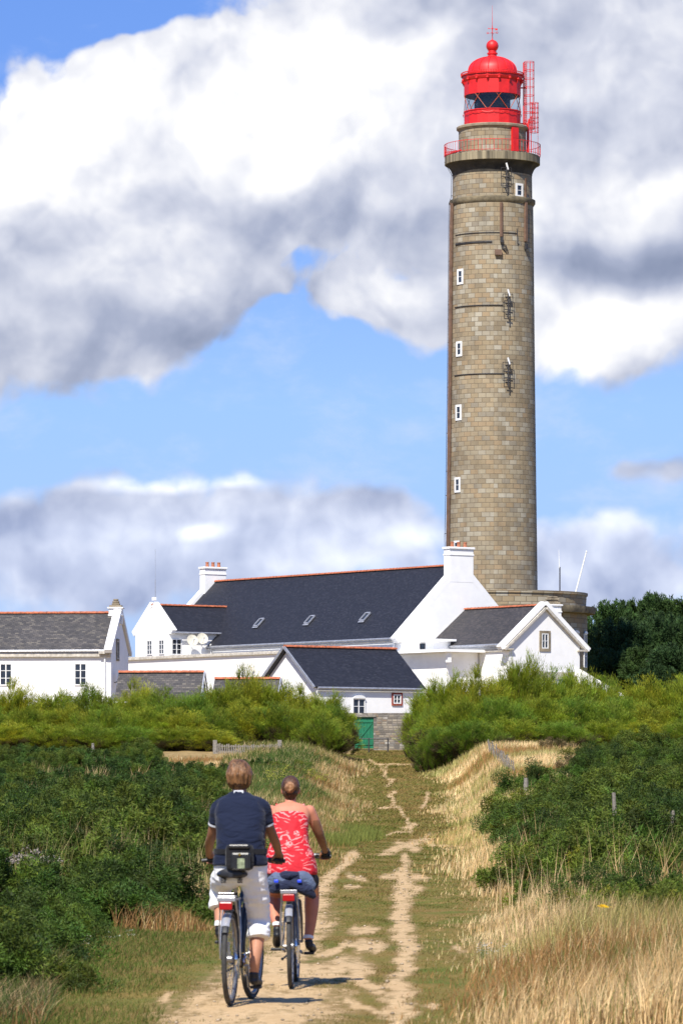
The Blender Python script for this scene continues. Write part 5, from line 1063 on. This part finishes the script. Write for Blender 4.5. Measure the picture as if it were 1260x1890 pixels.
def bicycle(label, loc, yaw, frame, crank, steer=0., lean=0., whiterack=False):
    b = thing('bicycle', label, 'bicycle', loc, yaw, 'bicycles ridden by the couple', absz=False); b.rotation_euler = (0, lean, yaw)
    hub = Vector((0,0,.35)); bb = Vector((0,.45,.29)); sc_ = Vector((0,.29,.80)); ht = Vector((0,.83,.93)); hb = Vector((0,.87,.74)); fh = Vector((0,1.07,.35)); fm = MT[frame]
    g = MB(); g.tube([bb, sc_, Vector((0,.28,.84))], .018, 10); g.tube([ht, hb], .021, 10); g.tube([hb+Vector((0,-.01,.03)), bb], .020, 10); g.tube([ht-Vector((0,.01,.03)), bb+(sc_-bb)*.72], .017, 10); g.tube([bb-Vector((.035,0,0)), bb+Vector((.035,0,0))], .024, 12)
    for sx in (-1,1):
        g.tube([sc_+Vector((sx*.018,0,-.06)), Vector((sx*.045,.16,.62)), hub+Vector((sx*.062,0,0))], [.010,.009,.008], 8); g.tube([bb+Vector((sx*.02,-.02,0)), Vector((sx*.045,.28,.32)), hub+Vector((sx*.062,0,0))], [.012,.010,.009], 8)
    g.build('frame', fm, b, smooth=True)
    wheel(b, 0., name='wheel')
    sm = Matrix.Translation((0,.85,0)) @ Matrix.Rotation(steer, 4, 'Z') @ Matrix.Translation((0,-.85,0)); wheel(b, 1.07, sm, name='wheel')
    g = MB(); g.M = sm
    for sx in (-1,1): g.tube([(sx*.05,.885,.70),(sx*.058,.95,.55),(sx*.055,1.07,.35)], [.014,.012,.009], 8)
    g.tube([(-.055,.885,.70),(.055,.885,.70)], .014, 8); g.build('fork', fm, b, smooth=True)
    g = MB(); g.M = sm; g.tube([(0,.83,.92),(0,.815,1.03),(0,.85,1.07)], .014, 8); g.tube([(-.32,.77,1.07),(-.18,.79,1.085),(-.06,.85,1.075),(.06,.85,1.075),(.18,.79,1.085),(.32,.77,1.07)], .0115, 8); hbar = g.build('handlebar', MT['silver'], b, smooth=True)
    for sx in (-1,1):
        g = MB(); g.M = sm; g.tube([(sx*.195,.785,1.083),(sx*.325,.769,1.069)], .0165, 10); g.build('grip', MT['plastic'], hbar, smooth=True)
        g = MB(); g.M = sm; g.tube([(sx*.18,.79,1.085),(sx*.19,.83,1.06),(sx*.29,.835,1.045)], [.010,.007,.005], 6); g.build('brake_lever', MT['plastic'], hbar, smooth=True)
    g = MB(); g.tube([sc_, Vector((0,.235,.965))], .0135, 10); g.build('seat_post', MT['silver'], b, smooth=True)
    g = MB(); rings = []
    for (yy, ww, zz, hh) in ((.035,.030,.985,.028),(.05,.085,.99,.040),(.10,.118,.99,.042),(.16,.110,.985,.040),(.23,.065,.98,.035),(.32,.036,.978,.030),(.38,.022,.975,.022),(.395,.008,.974,.01)): rings.append((yy, ww, zz, hh))
    vs = []; fs = []; n = 20
    for (yy, ww, zz, hh) in rings:
        for k in range(n): an = 2*math.pi*k/n; vs.append((ww*math.cos(an), yy, zz+hh*math.sin(an)*(1 if math.sin(an) > 0 else .9)-(.010*abs(math.cos(an)))))
    for i in range(len(rings)-1):
        for k in range(n): k2 = (k+1) % n; fs.append((i*n+k2, i*n+k, (i+1)*n+k, (i+1)*n+k2))
    fs += [tuple(range(n)), tuple(reversed([(len(rings)-1)*n+k for k in range(n)]))]; g.add(vs, fs); sd_ = g.build('saddle', MT['saddle'], b, smooth=True)
    g = MB()
    for sx in (-1,1):
        g.tube([(sx*.06,.09,.945),(sx*.03,.20,.935),(sx*.02,.32,.95)], .005, 6)
        for k in range(4): g.torus((sx*.062,.08,.920+.011*k),(0,0,1),.017,.004,12,5)
    g.build('springs', MT['plastic'], sd_)
    # rack
    g = MB()
    for sx in (-1,1):
        g.tube([(sx*.055,-.20,.795),(sx*.055,.16,.80),(sx*.02,.27,.80)], .0065, 6); g.tube([hub+Vector((sx*.075,0,0)), (sx*.078,-.05,.55), (sx*.058,-.10,.79)], .006, 6); g.tube([hub+Vector((sx*.075,0,0)), (sx*.076,.03,.55), (sx*.058,.08,.795)], .006, 6); g.tube([(sx*.062,-.10,.70),(sx*.062,-.19,.79)], .005, 6)
    for yy in (-.20,-.1,0,.1): g.tube([(-.055,yy,.797),(.055,yy,.797)], .005, 6)
    g.box((0,-.205,.80),(.135,.03,.030)); 
    if whiterack: g.box((0,-.15,.822),(.13,.14,.012)); g.box((0,-.21,.845),(.12,.02,.012))
    g.build('luggage_rack', MT['silver'], b, bevel=.003)
    MB().box((0,-.235,.752),(.098,.035,.058)).build('tail_light', MT['redlens'], b, bevel=.008)
    for k, m_ in ((0,'plastic'),(1,'reflect')):   # mudguard arc behind and above the wheel
        g = MB(); a0, a1 = ((R(40), R(146)), (R(112), R(137)))[k]; rr = (.368, .372)[k]; w2_ = (.026, .030)[k]; vs = []; fs = []; n = 30
        for i in range(n+1):
            a = a0+(a1-a0)*i/n; 
            for (xx, dr) in ((-w2_,-.008),(-w2_*.7,.002),(0,.006),(w2_*.7,.002),(w2_,-.008)): vs.append((xx, (rr+dr)*math.cos(a), .35+(rr+dr)*math.sin(a)))
            for (xx, dr) in ((w2_,-.010),(0,.003),(-w2_,-.010)): vs.append((xx, (rr+dr)*math.cos(a), .35+(rr+dr)*math.sin(a)))
        for i in range(n):
            for j in range(8): j2 = (j+1) % 8; fs.append((i*8+j, i*8+j2, (i+1)*8+j2, (i+1)*8+j))
        fs += [tuple(range(8)), tuple(reversed([n*8+j for j in range(8)]))]; g.add(vs, fs); g.build(('mudguard','mudguard_plate')[k], MT[m_], b, smooth=True)
    g = MB(); g.M = sm; vs = []; fs = []; n = 24
    for i in range(n+1):
        a = R(35)+(R(150)-R(35))*i/n
        for (xx, dr) in ((-.026,-.008),(0,.006),(.026,-.008),(0,.002)): vs.append((xx, 1.07+(.370+dr)*math.cos(a), .35+(.370+dr)*math.sin(a)))
    for i in range(n):
        for j in range(4): j2 = (j+1) % 4; fs.append((i*4+j, i*4+j2, (i+1)*4+j2, (i+1)*4+j))
    fs += [(0,1,2,3), (n*4+3,n*4+2,n*4+1,n*4)]; g.add(vs, fs); g.build('mudguard', MT['plastic'], b, smooth=True)
    # drivetrain
    ca, sa = math.cos(crank), math.sin(crank); L_ = .172
    g = MB(); g.torus((.052,.45,.29),(1,0,0),.085,.006,36,6); g.torus((.058,.45,.29),(1,0,0),.064,.005,30,6)
    for k in range(5): a = 2*math.pi*k/5; g.tube([(.052,.45,.29),(.052,.45+.085*math.cos(a),.29+.085*math.sin(a))], .006, 5)
    for r_, xx in ((.05,.045),(.04,.050),(.032,.055)): g.torus((xx,0,.35),(1,0,0),r_,.004,24,5)
    g.tube([(.052,.46,.375),(.050,.0,.40)], .004, 5); g.tube([(.052,.45,.205),(.055,.03,.24),(.050,-.02,.30)], .004, 5); g.box((.062,.02,.255),(.012,.03,.10)); g.box((.06,0,.33),(.03,.03,.05)); g.build('drivetrain', MT['chrome'], b)
    ends = []
    for sx in (1,-1):
        e = Vector((sx*.075, .45+sx*L_*ca, .29+sx*L_*sa)); ends.append(e); MB().tube([Vector((sx*.065,.45,.29)), e], [.013,.010], 8).build('crank', MT['silver'], b, smooth=True)
    for sx, e in zip((1,-1), ends): MB().box(e+Vector((sx*.055,0,0)), (.085,.075,.022)).build('pedal', MT['plastic'], b, bevel=.004)
    g = MB(); g.tube([(-.03,.36,.27),(-.07,.12,.24)], .008, 6); g.sphere((-.072,.11,.24), .013, 8, 6); g.build('kickstand', MT['plastic'], b)
    g = MB(); g.M = sm; g.tube([(.10,.83,1.08),(.06,.90,.98),(.03,.86,.80),(.03,.6,.55)], .003, 5); g.tube([(-.10,.83,1.08),(-.07,.92,.98),(-.03,.90,.75)], .003, 5); g.build('cables', MT['plastic'], b)
    return b, ends
def shoe_mb(g, heel, toe, ankle, w=.046):
    h, t_, a = Vector(heel), Vector(toe), Vector(ankle); mid = (h+t_)/2; d = (t_-h).normalized(); up = (a-h).normalized()
    limb(g, [h+d*.03+up*.022, mid+up*.026, t_-d*.035+up*.018], [w*.74, w*.86, w*.78], 12); limb(g, [h+d*.035+up*.03, h*.35+a*.65+d*.01], [w*.78, w*.80], 12)
def person(label, loc, yaw):
    p = thing('person', label, 'person', loc, yaw, None, absz=False); return p
# ---------------- man
mloc = ((425-630)/FPX*32.35, 32.35, 0.); mloc = (mloc[0], mloc[1], float(ground(mloc[0], 32.35))); myaw = -R(6.5)
mb_, mend = bicycle('bicycle under the man in the navy shirt, white rack plate and red tail light', mloc, myaw, 'frame', -R(90)+R(8), steer=-R(5), whiterack=True)
for e in ('x',): pass
Pm = person('person in navy T-shirt and white three-quarter trousers, nearest cyclist seen from behind', mloc, myaw)
re, le = mend; g = MB()
HC = (.015, .40, 1.725)
head(g, HC); limb(g, [(.02,.355,1.53),(.018,.375,1.60),(.016,.385,1.66)], [.062,.056,.056])
torso(g, [(.97,.045,.22,.15,.09),(1.05,.048,.22,.155,.10),(1.2,.045,.235,.145,.10),(1.36,.036,.29,.165,.105),(1.47,.03,.335,.155,.095),(1.53,.026,.355,.13,.075),(1.56,.024,.36,.09,.07)])
shL, shR = (-.132,.35,1.485), (.186,.35,1.485)
limb(g, [shL, (-.172,.39,1.37), (-.205,.46,1.265), (-.240,.58,1.20), (-.265,.715,1.135)], [.043,.041,.038,.036,.027]); limb(g, [shR, (.225,.40,1.37), (.258,.47,1.265), (.270,.58,1.20), (.270,.715,1.135)], [.043,.041,.038,.036,.027])
hand(g, -1, -.262, .778, 1.076, (-.265,.715,1.135)); hand(g, 1, .262, .778, 1.076, (.270,.715,1.135))
aR = Vector((re.x+.055, re.y-.115, re.z+.115)); aL = Vector((le.x-.050, le.y-.09, le.z+.10))
hipL, hipR = (-.045,.24,.99), (.14,.24,.99)
limb(g, [hipR, (.150,.33,.80), (.150,.44,.62), (.150,.385,.48), (.142,.34,.34), aR], [.088,.078,.060,.056,.044,.036]); limb(g, [hipL, (-.10,.36,.95), (-.135,.56,.87), (-.14,.50,.74), (-.135,.42,.62), aL], [.088,.078,.060,.055,.043,.036])
body = bake(g.build('body', skin_m, Pm), .0075, 5)
# arms read as the browner skin: arms are one mesh with the body, second material by height and reach
body.data.materials.append(skin_t); co = np.zeros(len(body.data.vertices)*3); body.data.vertices.foreach_get('co', co); co = co.reshape(-1,3)
def slot(o, fn):
    me_ = o.data; n = len(me_.polygons); ctr = np.zeros(n*3); me_.polygons.foreach_get('center', ctr); ctr = ctr.reshape(-1,3); me_.polygons.foreach_set('material_index', fn(ctr).astype('i')); me_.update()
slot(body, lambda c: (c[:,2] > 1.0))
face(Pm, HC)
g = MB(); torso(g, [(1.045,.048,.215,.205,.135),(1.05,.048,.215,.208,.137),(1.10,.048,.215,.200,.135),(1.16,.046,.220,.188,.130),(1.25,.044,.235,.183,.128),(1.36,.038,.285,.192,.130),(1.46,.028,.33,.190,.122),(1.52,.026,.352,.165,.105),(1.56,.024,.362,.112,.088),(1.595,.022,.366,.072,.070)])
for (sh, s_) in ((shL,-1),(shR,1)):
    q = Vector(sh); limb(g, [q-Vector((s_*.05,0,-.02)), q+Vector((s_*.004,.01,-.012)), q+Vector((s_*.020,.024,-.065)), q+Vector((s_*.033,.044,-.125))], [.064,.066,.060,.0575], flat=True)
ts = bake(g.build('t_shirt', navy, Pm), .0085, 5); wrinkle(ts, .0035, 8., 1.3, ((None, 1.), (1.10, 1.2)))
for (sh, s_) in ((shL,-1),(shR,1)):
    q = Vector(sh); g = MB(); g.tube([q+Vector((s_*.0335,.045,-.128)), q+Vector((s_*.036,.049,-.139))], [.0572,.0568], 20); g.build('sleeve_trim', greyc, Pm, smooth=True)
g = MB(); g.box((.022,.296,1.592),(.075,.012,.036), 0, R(-20)); cl_ = g.build('collar_label', greyc, Pm, bevel=.005)
g = MB(); g.box((.005,.287,1.592),(.018,.004,.02), 0, R(-20)); g.box((.036,.287,1.592),(.022,.004,.012), 0, R(-20)); g.build('collar_mark', navy, cl_)
g = MB(); torso(g, [(.90,.048,.25,.13,.09),(.95,.046,.245,.190,.125),(1.02,.046,.24,.205,.130),(1.09,.047,.22,.192,.120),(1.14,.047,.22,.175,.11)])
limb(g, [(.138,.235,.97), (.155,.33,.80), (.158,.42,.66), (.162,.39,.56), (.164,.365,.495)], [.106,.096,.086,.084,.083], 16, True); limb(g, [(-.045,.235,.97), (-.105,.37,.94), (-.140,.52,.875), (-.150,.51,.80), (-.148,.475,.715)], [.106,.096,.086,.080,.079], 16, True)
tr_ = bake(g.build('trousers', whitec, Pm), .0075, 3); wrinkle(tr_, .0042, 11., 2.0, ((None, .8), (.58, 2.), (.76, 1.2), (.92, .8)))
g = MB(); shoe_mb(g, re+Vector((.055,-.165,.035)), re+Vector((.062,.11,.012)), aR+Vector((0,0,.03))); g2 = MB(); 
bake(g.build('shoe', shoe, Pm), .006, 4)
g = MB(); shoe_mb(g, le+Vector((-.05,-.14,.055)), le+Vector((-.06,.10,.012)), aL+Vector((0,0,.03))); bake(g.build('shoe', shoe, Pm), .006, 4)
for a in (aR, aL): g = MB(); g.tube([a+Vector((0,-.002,.025)), a+Vector((0,.004,.062))], [.043,.040], 14); g.build('sock', whitec, Pm, smooth=True)
g = MB(); x, y, z = HC; g.sphere((x,y-.008,z+.022),(.088,.104,.098),24,16); g.sphere((x,y-.040,z-.035),(.084,.072,.078),20,12); g.sphere((x-.03,y-.02,z+.07),(.05,.07,.05),12,8); g.sphere((x+.045,y-.03,z-.05),(.045,.05,.06),12,8); g.sphere((x-.045,y-.03,z-.05),(.045,.05,.06),12,8); g.sphere((x,y-.055,z-.085),(.055,.036,.04),12,8)
for k in range(46):   # locks
    a = random.uniform(math.pi*.95, math.pi*2.05); el_ = random.uniform(.1,1.2); d = Vector((math.cos(a)*math.cos(el_), math.sin(a)*math.cos(el_), math.sin(el_))); p0 = Vector((x,y-.01,z+.02))+Vector((d.x*.086,d.y*.100,d.z*.094)); p1 = Vector((x,y-.02,z-.045))+Vector((math.cos(a)*.088,math.sin(a)*.092,random.uniform(-.035,.01))); g.tube([p0,(p0+p1)/2+Vector((math.cos(a)*.010,math.sin(a)*.010,.01)),p1], [.010,.012,.006], 6)
bake(g.build('hair', hairmat('light_brown_hair', (.05,.022,.008), (.27,.13,.050)), Pm), .006, 2)
# waist bag
Bg = thing('waist_bag', 'black waist bag with pale patch, strapped on the man in the navy shirt', 'bag', mloc, myaw, None, absz=False)
g = MB(); bx, by = .065, .042; g.M = Matrix.Translation((0,0,-.035)); g.box((bx,by,1.145),(.215,.09,.20)); g.build('pouch', blackc, Bg, bevel=.04); g = MB(); g.M = Matrix.Translation((0,0,-.035)); g.box((bx+.015,by-.055,1.115),(.15,.035,.135)); pk = g.build('front_pocket', MT['saddle'], Bg, bevel=.017)
g = MB(); g.M = Matrix.Translation((0,0,-.035)); g.box((bx+.02,by-.075,1.10),(.055,.004,.075)); g.build('label_patch', mat('pale_green_patch', (.24,.28,.17), .6, var=.35, scale=30, bump=0), pk)
g = MB(); g.M = Matrix.Translation((0,0,-.035)); g.box((bx,by-.035,1.225),(.16,.05,.035)); g.build('lid', MT['saddle'], Bg, bevel=.012); MB().sphere((bx+.01,by-.078,1.13),.011,8,6).build('buckle', mat('brass', (.6,.42,.1), .3, metal=.8, bump=0), pk)
g = MB(); n=36; vs=[]; fs=[]
for k in range(n):
    an = 2*math.pi*k/n; ca, sa_ = math.cos(an), math.sin(an)
    for (dz, dr) in ((-.02,0),(.02,0),(.02,.006),(-.02,.006)): vs.append((.046+(.196+dr)*math.copysign(abs(ca)**.83,ca), .222+(.138+dr)*math.copysign(abs(sa_)**.83,sa_), 1.150+dz))
for k in range(n):
    for j in range(4): j2=(j+1)%4; fs.append((k*4+j, ((k+1)%n)*4+j, ((k+1)%n)*4+j2, k*4+j2))
g.add(vs, fs); g.build('belt', blackc, Bg)
# ---------------- woman
wloc = ((537-630)/FPX*35.6, 35.6, 0.); wloc = (wloc[0], wloc[1], float(ground(wloc[0], 35.6))); wyaw = -R(1.5)
wb_, wend = bicycle('bicycle under the woman in red, jackets clipped over its rack', wloc, wyaw, 'frame2', -R(8), steer=-R(1), lean=-R(.8))
Pw = person('person in red printed strap top and black shorts, cyclist with a hair bun', wloc, wyaw)
re, le = wend; g = MB(); HC = (-.02,.42,1.64); ox = -.02
head(g, HC, .071); limb(g, [(ox,.365,1.46),(ox,.385,1.53),(ox,.40,1.58)], [.052,.047,.048])
torso(g, [(.90,ox+.01,.15,.185,.13),(.99,ox+.01,.16,.20,.145),(1.08,ox+.005,.18,.185,.13),(1.2,ox,.22,.14,.105),(1.30,ox,.27,.145,.105),(1.40,ox,.32,.165,.11),(1.46,ox,.35,.165,.095),(1.50,ox,.365,.12,.075),(1.52,ox,.37,.06,.06)])
limb(g, [(ox+.158,.355,1.455), (.185,.40,1.35), (.222,.46,1.25), (.243,.58,1.18), (.258,.70,1.125)], [.052,.048,.040,.035,.024]); limb(g, [(ox-.158,.355,1.455), (-.225,.40,1.35), (-.262,.46,1.25), (-.265,.58,1.18), (-.258,.70,1.125)], [.052,.048,.040,.035,.024])
hand(g, 1, .26, .776, 1.076, (.258,.70,1.125)); hand(g, -1, -.26, .776, 1.076, (-.258,.70,1.125))
aR = Vector((re.x+.050, re.y-.09, re.z+.13)); aL = Vector((le.x-.045, le.y-.06, le.z+.20))
limb(g, [(.08,.16,.93), (.125,.36,.86), (.150,.58,.78), (.150,.57,.66), (.142,.55,.52), aR], [.100,.088,.064,.062,.048,.037]); limb(g, [(-.10,.16,.93), (-.135,.34,.85), (-.160,.52,.76), (-.160,.42,.68), (-.150,.31,.60), aL], [.100,.088,.064,.062,.048,.037])
body = bake(g.build('body', skin, Pw), .0075, 5); body.data.materials.append(skin_t)
slot(body, lambda c: ((np.abs(c[:,0]+.02) > .19) & (c[:,2] > 1.05) & (c[:,2] < 1.38)) | (c[:,2] < .9)*0)
face(Pw, HC)
g = MB(); torso(g, [(.935,ox+.015,.155,.212,.172),(.945,ox+.015,.155,.218,.175),(1.0,ox+.01,.162,.218,.168),(1.08,ox+.005,.18,.202,.150),(1.18,ox,.213,.162,.125),(1.27,ox,.255,.150,.120),(1.36,ox,.30,.155,.122),(1.405,ox,.325,.158,.118),(1.412,ox,.328,.150,.110)])
tp = bake(g.build('strap_top', redprint, Pw), .0085, 5); wrinkle(tp, .0035, 10., 1.8, ((None, 1.), (1.15, 1.)))
for sx in (-1,1): g = MB(); g.tube([(ox+sx*.105,.232,1.395),(ox+sx*.112,.262,1.455),(ox+sx*.112,.33,1.512),(ox+sx*.108,.42,1.485),(ox+sx*.10,.44,1.42)], .008, 6); g.build('strap', redprint, tp, smooth=True)
g = MB(); torso(g, [(.84,ox+.01,.17,.17,.12),(.88,ox+.012,.16,.205,.155),(.97,ox+.01,.16,.212,.16),(1.04,ox+.005,.17,.195,.14)]); limb(g, [(.08,.17,.92),(.125,.31,.865)], [.112,.105], 16, True); limb(g, [(-.10,.17,.92),(-.138,.30,.865)], [.112,.105], 16, True); bake(g.build('shorts', blackc, Pw), .0085, 4)
g = MB(); shoe_mb(g, re+Vector((.055,-.14,.05)), re+Vector((.085,.11,.012)), aR+Vector((0,0,.0)), .044); bake(g.build('shoe', shoe, Pw), .006, 4)
g = MB(); shoe_mb(g, le+Vector((-.045,-.12,.115)), le+Vector((-.055,.075,.010)), aL+Vector((0,0,.0)), .044); bake(g.build('shoe', shoe, Pw), .006, 4)
for a in (aR, aL): g = MB(); g.tube([a+Vector((0,-.002,-.005)), a+Vector((0,.004,.022))], [.044,.041], 14); g.build('sock', whitec, Pw, smooth=True)
for sx in (-1,1):
    g = MB(); g.tube([(sx*.258,.715,1.122),(sx*.26,.775,1.112)], [.034,.040], 12); g.sphere((sx*.26,.79,1.105),(.047,.032,.028),12,8)
    for off in (.032,.011,-.010,-.030): g.tube([(sx*.26-sx*off,.79,1.112),(sx*.26-sx*off,.822,1.094)], .0125, 8)
    bake(g.build('glove', blackc, Pw), .006, 2)
g = MB(); x, y, z = HC; g.sphere((x,y-.012,z+.020),(.078,.096,.092),24,16); g.sphere((x,y-.042,z-.03),(.066,.058,.06),16,10); g.sphere((x,y-.055,z-.072),(.042,.030,.036),12,8)
hm = hairmat('brown_hair', (.022,.010,.005), (.12,.050,.020)); bake(g.build('hair', hm, Pw), .006, 3)
g = MB(); 
for k in range(5): a = k*1.3; g.torus((x+.006*math.cos(a),y-.112,z+.012+.006*math.sin(a)),(math.sin(a)*.6,1,math.cos(a)*.6),.030,.014,18,8)
g.sphere((x,y-.118,z+.012),.026,12,8)
for k in range(12): a = k*.55; g.tube([(x,y-.10,z+.012),(x+.034*math.cos(a),y-.125,z+.012+.034*math.sin(a)),(x+.045*math.cos(a+.4),y-.115,z+.005+.045*math.sin(a+.4))], [.010,.008,.003], 6)
bake(g.build('hair_bun', hairmat('light_bun_hair', (.10,.04,.015), (.44,.22,.10)), Pw), .004, 1)
# jackets on rack
Jk = thing('jacket_bundle', 'rolled slate blue and dark navy jackets clipped across the rack of the woman\'s bicycle', 'jacket', wloc, wyaw, None, absz=False)
g = MB(); limb(g, [(-.175,-.02,.86),(-.12,-.05,.90),(-.06,-.05,.875)], [.035,.055,.045]); limb(g, [(.02,-.03,.895),(.09,-.04,.915),(.15,-.03,.87),(.165,-.02,.83)], [.04,.052,.050,.035]); wrinkle(bake(g.build('blue_jacket', bluec, Jk), .008, 2), .009, 14., 1.)
g = MB(); limb(g, [(-.145,-.06,.815),(-.10,-.08,.835),(-.03,-.08,.855)], [.03,.04,.035]); limb(g, [(.03,-.09,.86),(.09,-.10,.835),(.15,-.09,.80),(.185,-.07,.765)], [.035,.045,.042,.022]); limb(g, [(-.09,-.06,.91),(-.03,-.07,.935),(.04,-.06,.93),(.08,-.06,.90)], [.028,.036,.034,.028]); wrinkle(bake(g.build('navy_jacket', navyd, Jk), .008, 2), .009, 14., 1.)
for sx in (-1,1): MB().box((ox+sx*.095,-.15,.885),(.035,.02,.026)).build('strap_clip', brightb, Jk, bevel=.005)
